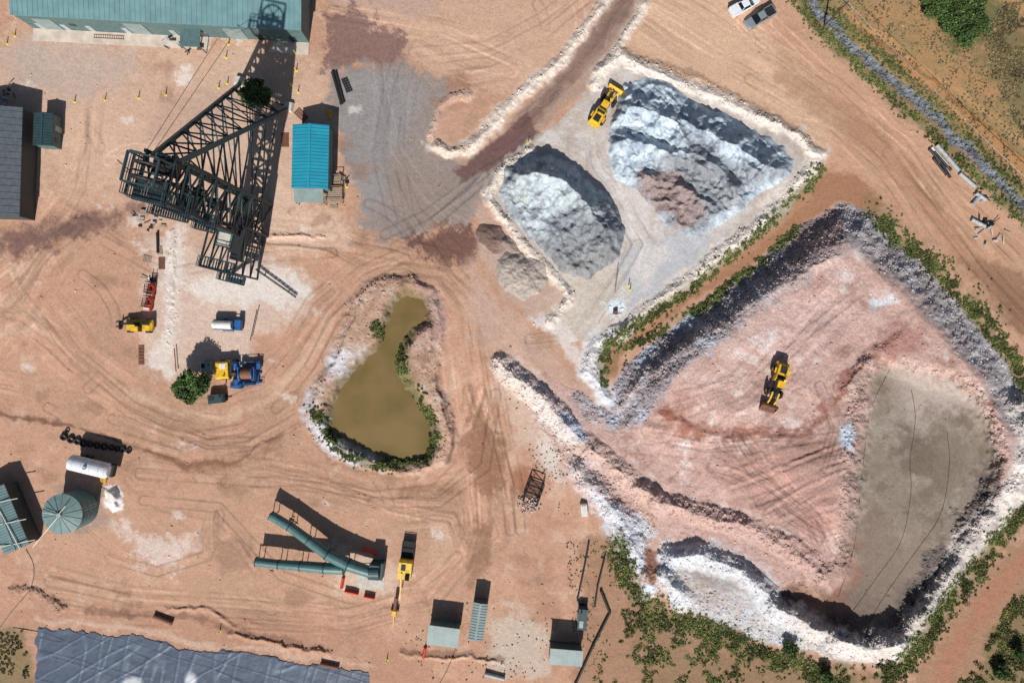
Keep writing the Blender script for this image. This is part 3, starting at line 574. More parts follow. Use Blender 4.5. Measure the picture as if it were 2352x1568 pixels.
def finish(ob,name,label=None,cat=None,parent=None,group=None):
    if parent is not None: ob.parent=parent
    if label: ob['label']=label
    if cat: ob['category']=cat
    if group: ob['group']=group
    return ob
def empty(name,loc,yaw,label,cat,group=None):
    e=bpy.data.objects.new(name,None); e.empty_display_size=0.5; e.location=loc; e.rotation_euler=(0,0,yaw); COLL.objects.link(e)
    return finish(e,name,label,cat,None,group)
class A:
    def __init__(s): s.v=[]; s.f=[]
    def add(s,vs,fs):
        o=len(s.v); s.v+= [tuple(v) for v in vs]; s.f+=[[i+o for i in f] for f in fs]; return s
    def hexa(s,b,t):
        return s.add(list(b)+list(t),[[3,2,1,0],[4,5,6,7],[0,1,5,4],[1,2,6,5],[2,3,7,6],[3,0,4,7]])
    def box(s,c,d,yaw=0,pitch=0):
        M=Matrix.Translation(Vector(c))@Matrix.Rotation(yaw,4,'Z')@Matrix.Rotation(pitch,4,'Y')
        x,y,z=d[0]/2,d[1]/2,d[2]/2
        p=[M@Vector(q) for q in [(-x,-y,-z),(x,-y,-z),(x,y,-z),(-x,y,-z),(-x,-y,z),(x,-y,z),(x,y,z),(-x,y,z)]]
        return s.hexa(p[:4],p[4:])
    def tbox(s,c,d,tx=0.8,ty=0.8,ox=0):
        x,y=d[0]/2,d[1]/2; cx,cy,cz=c
        b=[(cx-x,cy-y,cz),(cx+x,cy-y,cz),(cx+x,cy+y,cz),(cx-x,cy+y,cz)]
        t=[(cx+ox+sx*x*tx,cy+sy*y*ty,cz+d[2]) for sx,sy in [(-1,-1),(1,-1),(1,1),(-1,1)]]
        return s.hexa(b,t)
    def beam(s,p,q,w,h=None):
        p=Vector(p); q=Vector(q); h=h or w; d=(q-p)
        if d.length<1e-4: return s
        d.normalize(); up=Vector((0,0,1)) if abs(d.z)<0.95 else Vector((1,0,0)); a=d.cross(up).normalized(); b=a.cross(d).normalized()
        a*=w/2; b*=h/2
        return s.hexa([p-a-b,p+a-b,p+a+b,p-a+b],[q-a-b,q+a-b,q+a+b,q-a+b])
    def cyl(s,p,q,r,r2=None,n=14):
        p=Vector(p); q=Vector(q); r2=r if r2 is None else r2; d=(q-p).normalized(); up=Vector((0,0,1)) if abs(d.z)<0.95 else Vector((1,0,0))
        a=d.cross(up).normalized(); b=a.cross(d)
        c=[(math.cos(2*math.pi*i/n),math.sin(2*math.pi*i/n)) for i in range(n)]
        vs=[p+(a*x+b*y)*r for x,y in c]+[q+(a*x+b*y)*r2 for x,y in c]
        fs=[[i,(i+1)%n,n+(i+1)%n,n+i] for i in range(n)]+[list(range(n))[::-1],list(range(n,2*n))]
        return s.add(vs,fs)
    def prism(s,prof,y0,y1):
        n=len(prof); vs=[(x,y0,z) for x,z in prof]+[(x,y1,z) for x,z in prof]
        return s.add(vs,[list(range(n)),list(range(2*n-1,n-1,-1))]+[[(i+1)%n,i,n+i,n+(i+1)%n] for i in range(n)])
    def slab(s,plan,z0,z1,inset=0.9):
        n=len(plan); cx=sum(p[0] for p in plan)/n; cy=sum(p[1] for p in plan)/n
        vs=[(x,y,z0) for x,y in plan]+[(cx+(x-cx)*inset,cy+(y-cy)*inset,z1) for x,y in plan]
        return s.add(vs,[list(range(n))[::-1],list(range(n,2*n))]+[[i,(i+1)%n,n+(i+1)%n,n+i] for i in range(n)])
    def torus(s,c,axis,R,r,n=18,m=8,sq=1.0):
        c=Vector(c); ax=Vector(axis).normalized(); up=Vector((0,0,1)) if abs(ax.z)<.9 else Vector((1,0,0)); a=ax.cross(up).normalized(); b=ax.cross(a)
        vs=[];fs=[]
        for i in range(n):
            t=2*math.pi*i/n; d=a*math.cos(t)+b*math.sin(t)
            for j in range(m):
                u=2*math.pi*j/m; vs.append(c+d*(R+r*math.cos(u))+ax*r*sq*math.sin(u))
        for i in range(n):
            for j in range(m): fs.append([i*m+j,((i+1)%n)*m+j,((i+1)%n)*m+(j+1)%m,i*m+(j+1)%m])
        return s.add(vs,fs)
    def obj(s,name,mat,parent=None,label=None,smooth=False):
        me=bpy.data.meshes.new(name); me.from_pydata(s.v,[],s.f); me.materials.append(mat)
        import bmesh
        bm=bmesh.new(); bm.from_mesh(me); bmesh.ops.recalc_face_normals(bm,faces=bm.faces); bm.to_mesh(me); bm.free()
        ob=bpy.data.objects.new(name,me); COLL.objects.link(ob)
        if parent is not None: ob.parent=parent
        if label: ob['label']=label
        return ob
def yaw_of(dx,dy): return math.atan2(-dy,dx)
def at(x,y,h=0,dz_=0):
    p=W(x,y,h+hg(x,y)); p.z=hg(x,y)+dz_; return p

def shed(name,x,y,Lpx,Wpx,head,h,mr,mwll,lab,cat='shed',rise=0.5,style='gable',door=True,ribs=0.9,oh=0.15,group=None):
    k=(HC-h)/HC; L=Lpx*S*k; Wd=Wpx*S*k
    e=empty(name,at(x,y,h),yaw_of(*head),lab,cat,group)
    wl=L-2*oh; ww=Wd-2*oh
    A().box((0,0,h/2-0.3),(wl,ww,h+0.6-0.1)).obj('wall',mwll,e)
    r=A()
    if style=='gable':
        for sgn in (1,-1):
            y0=0; y1=sgn*Wd/2
            r.hexa([(-L/2,y0,h+rise-.06),(L/2,y0,h+rise-.06),(L/2,y1,h-.06),(-L/2,y1,h-.06)],[(-L/2,y0,h+rise+.06),(L/2,y0,h+rise+.06),(L/2,y1,h+.06),(-L/2,y1,h+.06)])
            t=-L/2+ribs/2
            while t<L/2: r.beam((t,y0,h+rise+.08),(t,y1,h+.08),0.10,0.10); t+=ribs
        r.beam((-L/2,0,h+rise+.1),(L/2,0,h+rise+.1),0.35,0.12)
        for sx in (-1,1):
            g_=A(); g_.add([(sx*wl/2,-ww/2,h-.2),(sx*wl/2,ww/2,h-.2),(sx*wl/2,0,h+rise-.1),(sx*(wl/2-.1),-ww/2,h-.2),(sx*(wl/2-.1),ww/2,h-.2),(sx*(wl/2-.1),0,h+rise-.1)],[[0,1,2],[3,5,4],[0,2,5,3],[1,4,5,2],[0,3,4,1]])
            g_.obj('gable_wall',mwll,e)
    else:
        r.hexa([(-L/2,-Wd/2,h-.06),(L/2,-Wd/2,h-.06),(L/2,Wd/2,h+rise-.06),(-L/2,Wd/2,h+rise-.06)],[(-L/2,-Wd/2,h+.06),(L/2,-Wd/2,h+.06),(L/2,Wd/2,h+rise+.06),(-L/2,Wd/2,h+rise+.06)])
        t=-L/2+ribs/2
        while t<L/2: r.beam((t,-Wd/2,h+.1),(t,Wd/2,h+rise+.1),0.10,0.10); t+=ribs
    r.obj('roof',mr,e)
    if door:
        A().box((wl*0.1,-ww/2-.03,1.0),(0.95,.06,2.05)).obj('door',m_trim,e)
        A().box((-wl*0.28,-ww/2-.03,1.5),(0.9,.06,.8)).obj('window',m_glass,e)
    return e,wl,ww
hb=5.5; hd=(665,35); ln=math.hypot(*hd); ux_=(hd[0]/ln,hd[1]/ln); up_=(ux_[1],-ux_[0])
cxb=(25+690)/2+up_[0]*130; cyb=(33+68)/2+up_[1]*130
e,wl,ww=shed('workshop_building',cxb,cyb,ln+4,264,hd,hb,m_roofg,m_wallg,'long green metal workshop with ribbed teal roof','building',1.6,'gable',False,0.9,0.25)
for t in [-0.46,-0.37,-0.28,-0.15,0.02,0.13,0.33,0.45]:
    A().box((wl*t,-ww/2-.04,1.05),(1.0,.08,2.1)).obj('door',m_trim if t<0.3 else m_teal_d,e)
for t in [-0.42,-0.1,0.25]:
    A().box((wl*t,-ww/2-.05,2.0),(3.4,.1,4.0)).obj('roller_door',m_roofsage,e)
for t in [-0.33,0.08]:
    A().box((wl*t,-ww/2-.04,2.2),(1.2,.08,.8)).obj('window',m_glass,e)
pc=A(); pc.box((wl*0.1,-ww/2-1.6,3.2),(3.6,3.2,.15),0)
for sx in (-1.6,1.6): pc.beam((wl*.1+sx,-ww/2-3,0),(wl*.1+sx,-ww/2-3,3.2),.15)
pc.obj('porch',m_wallg,e)
for t in (-.3,0,.3): A().cyl((wl*t,3,hb+.8),(wl*t,3,hb+2.1),.35,.35,12).obj('roof_vent',m_trim,e)
o=A().box((0,0,0),(wl,2.2,.12)).obj('concrete_apron',pm('apron_concrete',(196,182,168),.9,0,.2,.6)); o.rotation_euler=(0,0,yaw_of(*hd)); o.location=at(cxb,cyb,hb)+Matrix.Rotation(yaw_of(*hd),3,'Z')@Vector((0,-ww/2-1.15,.02)); o['kind']='structure'; o['label']='concrete apron along the workshop wall'
shed('storage_building',-22,371,252,142,(0.03,-1),4.2,m_roofgrey,m_walld,'dark grey roofed storage building with rough shingles','building',1.0,'gable',False,1.2)
shed('small_shed',99,297,76,44,(0.04,-1),2.8,m_teal,m_wallg,'small dark green corrugated shed on dirt','shed',0.3,'gable',True,.5)
e,wl,ww=shed('turquoise_shed',713,360,146,84,(0.02,-1),3.9,m_roofturq,m_wallg,'shed with bright turquoise metal roof and side deck','shed',0.7,'gable',False,.6)
lt=A(); lt.hexa([(-wl/2-2.4,-ww/2+1,2.6),(-wl/2+.1,-ww/2+1,3.0),(-wl/2+.1,ww/2,3.0),(-wl/2-2.4,ww/2,2.6)],[(-wl/2-2.4,-ww/2+1,2.72),(-wl/2+.1,-ww/2+1,3.12),(-wl/2+.1,ww/2,3.12),(-wl/2-2.4,ww/2,2.72)])
for sy in (-ww/2+1.1,ww/2-.1): lt.beam((-wl/2-2.3,sy,0),(-wl/2-2.3,sy,2.6),.15)
lt.obj('lean_to_roof',m_roofsage,e)
def deck(x,y,lx,ly,head,lab):
    e=empty('timber_deck',at(x,y,.6),yaw_of(*head),lab,'deck'); a=A()
    n=int(lx/.35)
    for i in range(n): a.box((-lx/2+.35*(i+.5),0,.7),(.28,ly,.08))
    for sy in (-1,1): a.beam((-lx/2,sy*ly*.4,.6),(lx/2,sy*ly*.4,.6),.1)
    a.obj('decking',m_wood,e); b=A()
    for sx in (-1,1):
        for sy in (-1,1): b.beam((sx*lx/2,sy*ly/2,-.2),(sx*lx/2,sy*ly/2,1.7),.12)
        b.beam((sx*lx/2,-ly/2,1.65),(sx*lx/2,ly/2,1.65),.08)
    b.beam((-lx/2,ly/2,1.65),(lx/2,ly/2,1.65),.08); b.obj('railing',m_wood,e)
    for i in range(3): A().box((lx/2+.2+.3*i,0,.5-.2*i),(.28,1.4,.08)).obj('step',m_wood,e)
deck(765,448,2.8,3.4,(0,1),'weathered timber deck with steps beside shed'); deck(773,413,1.8,1.4,(1,0),'small timber landing beside turquoise shed')
shed('equipment_shed',1018,1460,72,46,(1,.13),2.8,m_roofsage,m_wallg,'sage green metal shed with single slope roof','shed',0.35,'mono',True,.5)
shed('equipment_shed',1098,1427,86,34,(0.15,-1),2.8,m_roofsage,m_walld,'narrow pale green container shed on dirt','shed',0.2,'gable',True,.5)
shed('equipment_shed',1300,1508,76,38,(1,.08),3.2,m_roofsage,m_walld,'low sage green shed beside black pipeline','shed',0.35,'mono',True,.5)
e,wl,ww=shed('pump_house',10,1192,150,62,(0.42,1),3.4,m_roofp,m_walld,'green ribbed roof pump house with pipe frame','building',0.4,'gable',True,.5)
fr=A()
for a_ in [(-4,-3.5),(0,-3.5),(4,-3.5)]: fr.beam((a_[0],a_[1],3.9),(a_[0]+1.5,4,3.9),.12)
fr.beam((-5,0,4.0),(6,1,4.0),.12); fr.obj('pipe_frame',m_cream,e)

# ---- headframe
def headframe():
    top=W(354,404,35); cx,cy=top.x,top.y; base=Vector((cx,cy,0)); yaw=math.radians(-14)
    e=empty('mine_headframe',(cx,cy,0),yaw,'tall dark green lattice steel mine headframe with raking legs','headframe')
    R=Matrix.Rotation(-yaw,3,'Z')
    def loc(x,y,h=0):
        p=W(x,y,h); q=R@(Vector((p.x,p.y,0))-base); q.z=h; return q
    hx,hy=1.9,3.0; C=[(-hx,-hy),(hx,-hy),(hx,hy),(-hx,hy)]
    for c in C: A().beam((c[0]*1.25,c[1]*1.25,-.5),(c[0],c[1],35),.48).obj('leg',m_teal_d,e)
    lv=[0,4.5,9,13.5,18,22.5,27,31,34.5]
    def cc(c,z): f=1.25-.25*z/35; return (c[0]*f,c[1]*f,z)
    for k in range(4):
        a=A()
        for z in lv[1:]: a.beam(cc(C[k],z),cc(C[(k+1)%4],z),.28)
        for i,(z0,z1) in enumerate(zip(lv[:-1],lv[1:])):
            a.beam(cc(C[k],z0),cc(C[(k+1)%4],z1),.22); a.beam(cc(C[(k+1)%4],z0),cc(C[k],z1),.22)
        a.obj('cross_brace',m_teal,e)
    for sx in (-1,1): A().beam((sx*.8,0,0),(sx*.8,0,33),.32).obj('shaft_guide',m_dark,e)
    A().box((0,0,16),(1.7,1.7,3)).obj('skip',m_dark,e)
    f1=loc(552,188); f2=loc(664,246); t1=Vector((-hx,hy,33)); t2=Vector((hx,hy,33))
    for f,t in ((f1,t1),(f2,t2)): A().beam((f.x,f.y,-.5),t,.6,.55).obj('raking_leg',m_teal,e)
    a=A(); N=8
    P1=[f1.lerp(t1,i/N) for i in range(N+1)]; P2=[f2.lerp(t2,i/N) for i in range(N+1)]
    for i in range(1,N+1): a.beam(P1[i],P2[i],.26)
    for i in range(N):
        a.beam(P1[i],P2[i+1],.2); a.beam(P2[i],P1[i+1],.2)
    for i,z in enumerate((4.5,9,13.5,18,22.5,27)):
        k=z/33; a.beam(cc(C[3],z),f1.lerp(t1,k),.2); a.beam(cc(C[2],z),f2.lerp(t2,k),.22)
        k2=min(1,(z+4.5)/33); a.beam(cc(C[3],z),f1.lerp(t1,k2),.18); a.beam(cc(C[2],z),f2.lerp(t2,k2),.2)
    a.obj('raker_bracing',m_teal,e)
    for f in (f1,f2): A().tbox((f.x,f.y,-.3),(2,2,1.1),.7,.7).obj('footing',m_conc,e)
    def plat(x0,x1,y0,y1,z,grate=.22,sp=.5):
        a=A(); n=int((x1-x0)/sp)
        for i in range(n): a.box((x0+sp*(i+.5),(y0+y1)/2,z),(grate,y1-y0,.06))
        for p,q in [((x0,y0),(x1,y0)),((x1,y0),(x1,y1)),((x1,y1),(x0,y1)),((x0,y1),(x0,y0))]: a.beam((*p,z-.1),(*q,z-.1),.22)
        a.obj('platform',m_teal_d,e); r=A()
        for zz in (.55,1.1):
            for p,q in [((x0,y0),(x1,y0)),((x1,y0),(x1,y1)),((x1,y1),(x0,y1)),((x0,y1),(x0,y0))]: r.beam((*p,z+zz),(*q,z+zz),.09)
        for p in [(x0,y0),(x1,y0),(x1,y1),(x0,y1),((x0+x1)/2,y0),((x0+x1)/2,y1),(x0,(y0+y1)/2),(x1,(y0+y1)/2)]: r.beam((*p,z),(*p,z+1.1),.09)
        r.obj('railing',m_teal,e)
    plat(-hx-.3,hx+.4,-hy-.6,-.5,35,.3,.36); plat(-hx-.6,hx+.8,-hy-1.6,-1,29,.26,.36); plat(hx*.2,hx+1.6,-hy-1.8,-hy+.8,22,.3,.4); plat(-hx,hx,-hy,hy*.3,24,.3,.4)
    plat(-hx-2.0,-hx-.6,-3.2,2.6,34,.16,.5)
    A().box((.3,1.6,33),(3.2,2.0,1.6)).obj('sheave_house',m_dark,e)
    for sy in (-1.0,1.0):
        a=A(); a.torus((.2,sy,37.0),(0,1,0),1.8,.16,24,6)
        for i in range(6):
            t=i*math.pi/3; a.beam((.2,sy,37),(.2+1.8*math.cos(t),sy,37+1.8*math.sin(t)),.12)
        a.cyl((.2,sy-.4,37),(.2,sy+.4,37),.25); a.obj('sheave_wheel',m_dark,e)
    a=A()
    for sx in (-2.0,2.2):
        for sy in (-1.9,1.9): a.beam((sx,sy,35),(sx,sy,38.6),.22)
    a.beam((-2.0,-1.9,38.6),(2.2,-1.9,38.6),.22); a.beam((-2.0,1.9,38.6),(2.2,1.9,38.6),.22); a.beam((-2.0,-1.9,38.6),(-2.0,1.9,38.6),.22); a.beam((2.2,-1.9,38.6),(2.2,1.9,38.6),.22); a.beam((-2.0,0,37),(2.2,0,37),.25)
    a.obj('sheave_frame',m_teal,e)
    q=loc(522,572,8); x0,x1=q.x-2.8,q.x+3.2; y0,y1=q.y-3.8,q.y+4.2
    a=A(); zs=[0,3.5,7,10.5]
    cs=[(x0,y0),(x1,y0),(x1,y1),(x0,y1)]
    for c in cs: a.beam((*c,-.4),(*c,10.5),.34)
    for z in zs[1:]:
        for k in range(4): a.beam((*cs[k],z),(*cs[(k+1)%4],z),.26)
    for k in range(4):
        for z0,z1 in zip(zs[:-1],zs[1:]): a.beam((*cs[k],z0),(*cs[(k+1)%4],z1),.2)
    a.obj('dump_frame',m_teal_d,e)
    mx=(x0+x1)/2-.9; my=y1-2.6
    A().tbox((mx,my,2),(2.2,2.6,6.5),1.15,1.15).obj('ore_bin',m_wallg,e)
    A().box((mx,my,8.56),(2.0,2.3,.1)).obj('bin_opening',m_conc,e)
    A().box((x1-.8,(y0+y1)/2+1,9),(1.4,5.6,2.6)).obj('skip_housing',m_dark,e)
    plat(x0,x1,y0-.2,y0+1.6,10.6); plat(x0+1.5,x1,y0-1.6,y0-.3,5.5)
    s_=A()
    for i in range(18): s_.box((x0+.6+.28*i,y0-1.1,.3+.28*i),(.24,.8,.06))
    s_.beam((x0+.6,y0-.7,.3),(x0+5.4,y0-.7,5.2),.1); s_.beam((x0+.6,y0-1.5,.3),(x0+5.4,y0-1.5,5.2),.1); s_.obj('stair',m_teal,e)
    for z in (8,14,18): A().beam((x1-.5,y1-.5,10),(hx*1.1,-hy,z),.2).obj('tie_beam',m_dark,e)
    A().beam((-hx-2,0,34),(-hx-4.0,1,34),.12).obj('jib',m_dark,e)
    for i,dx in enumerate((0,.9)):
        tgt=W(505+30*i,95,3); q=R@(Vector((tgt.x,tgt.y,0))-base); A().beam((dx*0,1.1-2.2*i,38.8),(q.x,q.y,4),.05).obj('hoist_rope',m_dark,e)
headframe()

def truss(name,p,q,w,h,mat,lab,cat,n=10):
    e=empty(name,(p+q)/2,0,lab,cat); c=(p+q)/2; d=(q-p).normalized(); s=Vector((-d.y,d.x,0)).normalized()*w/2; u=Vector((0,0,h))
    a=A()
    for o in (s,-s,s+u,-s+u): a.beam(p-c+o,q-c+o,.06)
    for i in range(n+1):
        r=p.lerp(q,i/n)-c; a.beam(r+s,r-s,.06); a.beam(r+s,r+s+u,.06); a.beam(r-s,r-s+u,.06)
        if i<n: r2=p.lerp(q,(i+1)/n)-c; a.beam(r+s,r2+s+u,.05); a.beam(r-s,r2-s+u,.05)
    a.obj('truss',mat,e); b=A(); b.beam(p-c+u*.5,q-c+u*.5,w*.5,.05); b.obj('belt',m_dark,e)
    for t in (.2,.8):
        l_=A(); r=p.lerp(q,t)-c; l_.beam(r+s,(r.x+s.x,r.y+s.y,-c.z-.2),.08); l_.beam(r-s,(r.x-s.x,r.y-s.y,-c.z-.2),.08); l_.beam((r.x+s.x,r.y+s.y,-c.z+.3),(r.x-s.x,r.y-s.y,-c.z+.3),.06)
        l_.obj('support_leg',mat,e)
truss('conveyor',W(588,618,.8),W(680,682,.4),.3,.2,m_dark,'slender dark conveyor truss reaching from headframe','conveyor')

def tank(x,y,rpx,h):
    k=(HC-h)/HC; r=rpx*S*k; e=empty('water_tank',at(x,y,h),0.2,'round pale green steel water tank with conical roof','tank')
    a=A(); a.cyl((0,0,-.3),(0,0,h),r,r,40); 
    for z in (1.5,3.0,4.5): a.torus((0,0,z),(0,0,1),r,.05,40,5)
    a.obj('tank_wall',m_wallg,e)
    b=A(); b.cyl((0,0,h+.003),(0,0,h+.8),r+.12,.15,40)
    for i in range(14):
        t=2*math.pi*i/14; b.beam((.2*math.cos(t),.2*math.sin(t),h+.82),((r+.1)*math.cos(t),(r+.1)*math.sin(t),h+.05),.08,.08)
    b.obj('tank_roof',m_tank,e)
    c=A(); c.cyl((0,0,h+.7),(0,0,h+1.1),.4,.4,14); c.obj('hatch',m_trim,e)
    d=A(); d.beam((-.2,-.3,h+1.1),(-r-4,-r-1.5,h-1.6),.11); d.beam((-.2,.2,h+1.1),(-r*.8,r*.3,h+.8),.08); d.beam((.2,.3,h+1.0),(1.6,1.4,h+1.1),.1); d.obj('feed_pipe',m_cream,e)
    f=A()
    for sx in (-.25,.25): f.beam((r+.12,sx,0),(r+.12,sx,h+.8),.07)
    for i in range(int(h/.4)): f.beam((r+.12,-.25,.4*i+.3),(r+.12,.25,.4*i+.3),.05)
    f.obj('ladder',m_trim,e)
tank(143,1180,45,5.0)
def wheel(parent,x,y,z,r,w,rim=None,name='wheel'):
    o=A(); o.torus((x,y,z),(0,1,0),r*.72,r*.3,16,8,w/(r*.6)); wo=o.obj(name,m_blk,parent)
    A().cyl((x,y-w*.42,z),(x,y+w*.42,z),r*.5,r*.5,10).obj('rim',rim or m_trim,wo)
def tanktrailer():
    x,y=202,1072; e=empty('tank_trailer',at(x,y,3.2),yaw_of(91,22),'white horizontal tank trailer with yellow stair rail','trailer')
    a=A(); a.cyl((-3.3,0,2.8),(3.3,0,2.8),1.4,1.4,24); a.cyl((3.3,0,2.8),(3.7,0,2.8),1.4,.9,24); a.cyl((-3.3,0,2.8),(-3.7,0,2.8),1.4,.9,24)
    a.obj('tank_shell',m_white,e); 
    for sx in (-2.4,-.8,.8,2.4): A().torus((sx,0,2.8),(1,0,0),1.41,.03,24,5).obj('band',m_trim,e)
    c=A(); c.box((0.2,0,1.2),(7.6,1.6,.3)); c.box((3.7,0,1.8),(.8,2.2,1.1)); 
    for sx in (-2,2): c.box((sx,0,.8),(.4,1.4,1.2))
    c.obj('chassis',m_dark,e)
    for sx in (-2.6,-1.5):
        for sy in (-1,1): wheel(e,sx,sy*1.0,.5,.5,.35)
    A().cyl((0,0,4.1),(0,0,4.4),.35,.35,12).obj('hatch',m_trim,e)
    f=A(); f.beam((2.2,-1.3,2.6),(1.4,-3.2,.2),.12); f.beam((2.9,-1.3,2.6),(2.1,-3.2,.2),.12)
    for i in range(6): t=i/6; f.beam((2.2-.8*t,-1.3-1.9*t,2.6-2.4*t),(2.9-.8*t,-1.3-1.9*t,2.6-2.4*t),.1)
    f.obj('stair',m_yel,e)
tanktrailer()
def pallet(x,y,head,lab,sx=1.2,sy=1.0,mat=None):
    e=A(); 
    for i in range(6): e.box((-sx/2+sx/6*(i+.5),0,.13),(sx/6*.75,sy,.03))
    for k in (-1,0,1): e.box((0,k*sy*.42,.06),(sx,.1,.1))
    o=e.obj('pallet',mat or m_wood); o.location=at(x,y); o.rotation_euler=(0,0,yaw_of(*head)); o['label']=lab; o['category']='pallet'; return o
pallet(231,1128,(1,.3),'weathered wooden pallet near white tank',2.2,1.6); pallet(655,322,(1,0),'stacked brown timber on the dirt',1.4,2.6,m_rust); pallet(372,605,(1,0),'rusty steel grate lying on dirt',1.2,2.2,m_rust)
pallet(325,815,(0,1),'rusty brown slab lying on dirt',3.6,1.0,m_rust); pallet(692,265,(.5,.5),'brown timber sheet beside shed',2.6,1.4,m_rust); pallet(757,262,(1,0),'yellow crate pallet beside shed',1.0,1.6,m_yel)
pallet(338,595,(1,.2),'grey wooden pallet lying on dirt',1.6,1.2); pallet(367,575,(.1,1),'grey wooden pallet beside white gravel strip',1.6,1.0)
tmesh=None
TY=[(148,1003,.85),(165,1009,.9),(180,1013,.85),(193,1017,.9),(208,1019,.8),(224,1022,.85),(241,1025,.85),(258,1027,.75),(271,1030,.7),(284,1032,.7),(297,1035,.65),(155,990,.55)]
for x,y,r in TY:
    a=A(); a.torus((0,0,0),(0,0,1),.52,.20,20,8,1.2)
    if tmesh is None: o=a.obj('tyre',m_blk); tmesh=o.data
    else: o=bpy.data.objects.new('tyre',tmesh); COLL.objects.link(o)
    o.scale=(r/.9,)*3; o.location=at(x,y)+Vector((0,0,.25)); o.rotation_euler=(random.uniform(.0,.35),0,random.uniform(-.5,.5)); o['label']='large worn black tyre lying in a row'; o['category']='tyre'; o['group']='row of old tyres on the dirt'

def duct():
    e=empty('ventilation_duct',at(740,1280,2.6),0,'Y shaped green ventilation duct and fan on concrete pad','duct'); c=e.location
    def seg(pts,nm):
        a=A()
        for (x0,y0,r0),(x1,y1,r1) in zip(pts[:-1],pts[1:]):
            p=W(x0,y0,2.7)-c; q=W(x1,y1,2.7)-c; p.z=q.z=2.7; a.cyl(p,q,r0,r1,20)
        a.obj(nm,m_ductg,e)
        for (x0,y0,r0),(x1,y1,r1) in zip(pts[:-1],pts[1:]):
            p=W(x0,y0,2.7)-c; q=W(x1,y1,2.7)-c; p.z=q.z=2.7; n=max(1,int((q-p).length/2.2))
            for i in range(n+1):
                t=i/n; A().torus(p.lerp(q,t),(q-p),r0+(r1-r0)*t+.02,.09,20,5).obj('flange',m_teal,e)
        for (x0,y0,r0) in pts[:-1]:
            p=W(x0,y0,2.7)-c; l_=A()
            for s in (-.5,.5): l_.beam((p.x+s,p.y,-.2),(p.x+s,p.y,2),.14)
            l_.beam((p.x-.5,p.y,1.8),(p.x+.5,p.y,1.8),.14)
            l_.obj('support_leg',m_dark,e)
    seg([(622,1183,.85),(665,1208,.85),(708,1240,.9),(752,1272,1.05),(800,1296,1.15),(850,1313,1.0)],'duct_pipe')
    seg([(588,1289,.8),(640,1295,.8),(690,1299,.9),(745,1304,1.0),(790,1306,.95)],'duct_pipe')
    p=W(860,1311,2.5)-c; a=A(); a.box((p.x,p.y,1.7),(1.8,2.6,3.4),-.1); a.box((p.x+1,p.y-.2,1.2),(.9,3.0,2.4),-.1); a.cyl((p.x-.9,p.y,2.6),(p.x+.9,p.y,2.6),1.25,1.25,18); a.obj('fan_housing',m_teal,e)
duct()
o=A().box((0,0,0),(5.0,4.6,.2),.1).obj('concrete_pad',m_conc); o.location=at(852,1322); o.rotation_euler=(0,0,-.1); o['kind']='structure'; o['label']='pale concrete pad under the duct fan'
def barrier(x,y,head,L=2.0):
    a=A(); a.add([( sx*L/2,yy,zz) for sx in (-1,1) for yy,zz in [(-.3,0),(-.3,.2),(-.1,.45),(-.08,.85),(.08,.85),(.1,.45),(.3,.2),(.3,0)]],[list(range(8)),list(range(15,7,-1))]+[[i,(i+1)%8,8+(i+1)%8,8+i] for i in range(8)])
    o=a.obj('jersey_barrier',m_red); o.location=at(x,y); o.rotation_euler=(0,0,yaw_of(*head)); o['label']='orange red plastic jersey barrier on dirt'; o['category']='barrier'; o['group']='barriers around the duct fan'
for q in [(787,1337,(.2,-1)),(812,1359,(1,.2)),(849,1369,(1,.2)),(843,1262,(1,.25)),(856,1266,(1,.4)),(975,1497,(.2,-1)),(805,1357,(1,.2))]: barrier(q[0],q[1],q[2])

def pickup(x,y,head,mat,open_bed,lab):
    e=empty('pickup_truck',at(x,y,1.2),yaw_of(*head),lab,'pickup truck','pickups parked on the dirt road')
    plan=[(-2.9,-.85),(-2.8,-.97),(1.6,-.97),(2.5,-.9),(2.85,-.6),(2.92,0),(2.85,.6),(2.5,.9),(1.6,.97),(-2.8,.97),(-2.9,.85)]
    a=A(); a.slab(plan,.42,.95,1.0); a.slab([(px*.98,py*.97) for px,py in plan],.95,1.12,.95)
    for sy in (-.9,.9): a.box((-2.0,sy,1.22),(1.7,.09,.24))
    a.box((-2.82,0,1.22),(.09,1.7,.24)); a.obj('body',mat,e)
    A().tbox((.15,0,1.12),(2.7,1.74,.62),.52,.78,-.12).obj('cabin_glass',m_glass,e)
    r=A(); r.slab([(-.75,-.55),(-.6,-.66),(.45,-.66),(.58,-.5),(.58,.5),(.45,.66),(-.6,.66),(-.75,.55)],1.745,1.80,.95)
    for sy in (-1,1):
        for xx in (-.75,.45): r.beam((xx*1.75+.1,sy*.84,1.13),(xx,sy*.66,1.76),.09)
    r.obj('roof',mat,e)
    A().box((-2.0,0,1.13 if open_bed else 1.36),(1.6,1.66,.05)).obj('bed' if open_bed else 'tonneau_cover',m_dark if open_bed else m_white,e)
    for sx in (-1.8,1.75):
        for sy in (-.85,.85): wheel(e,sx,sy,.38,.38,.24)
    for sy in (-.7,.7): A().box((2.78,sy,.8),(.1,.3,.18)).obj('headlight',m_cream,e)
    A().box((2.93,0,.55),(.12,1.3,.2)).obj('bumper',m_trim,e)
pickup(1712,10,(46,-26),m_white,False,'white pickup truck with covered bed'); pickup(1748,38,(-50,30),m_silver,True,'silver grey pickup truck with open dark bed')
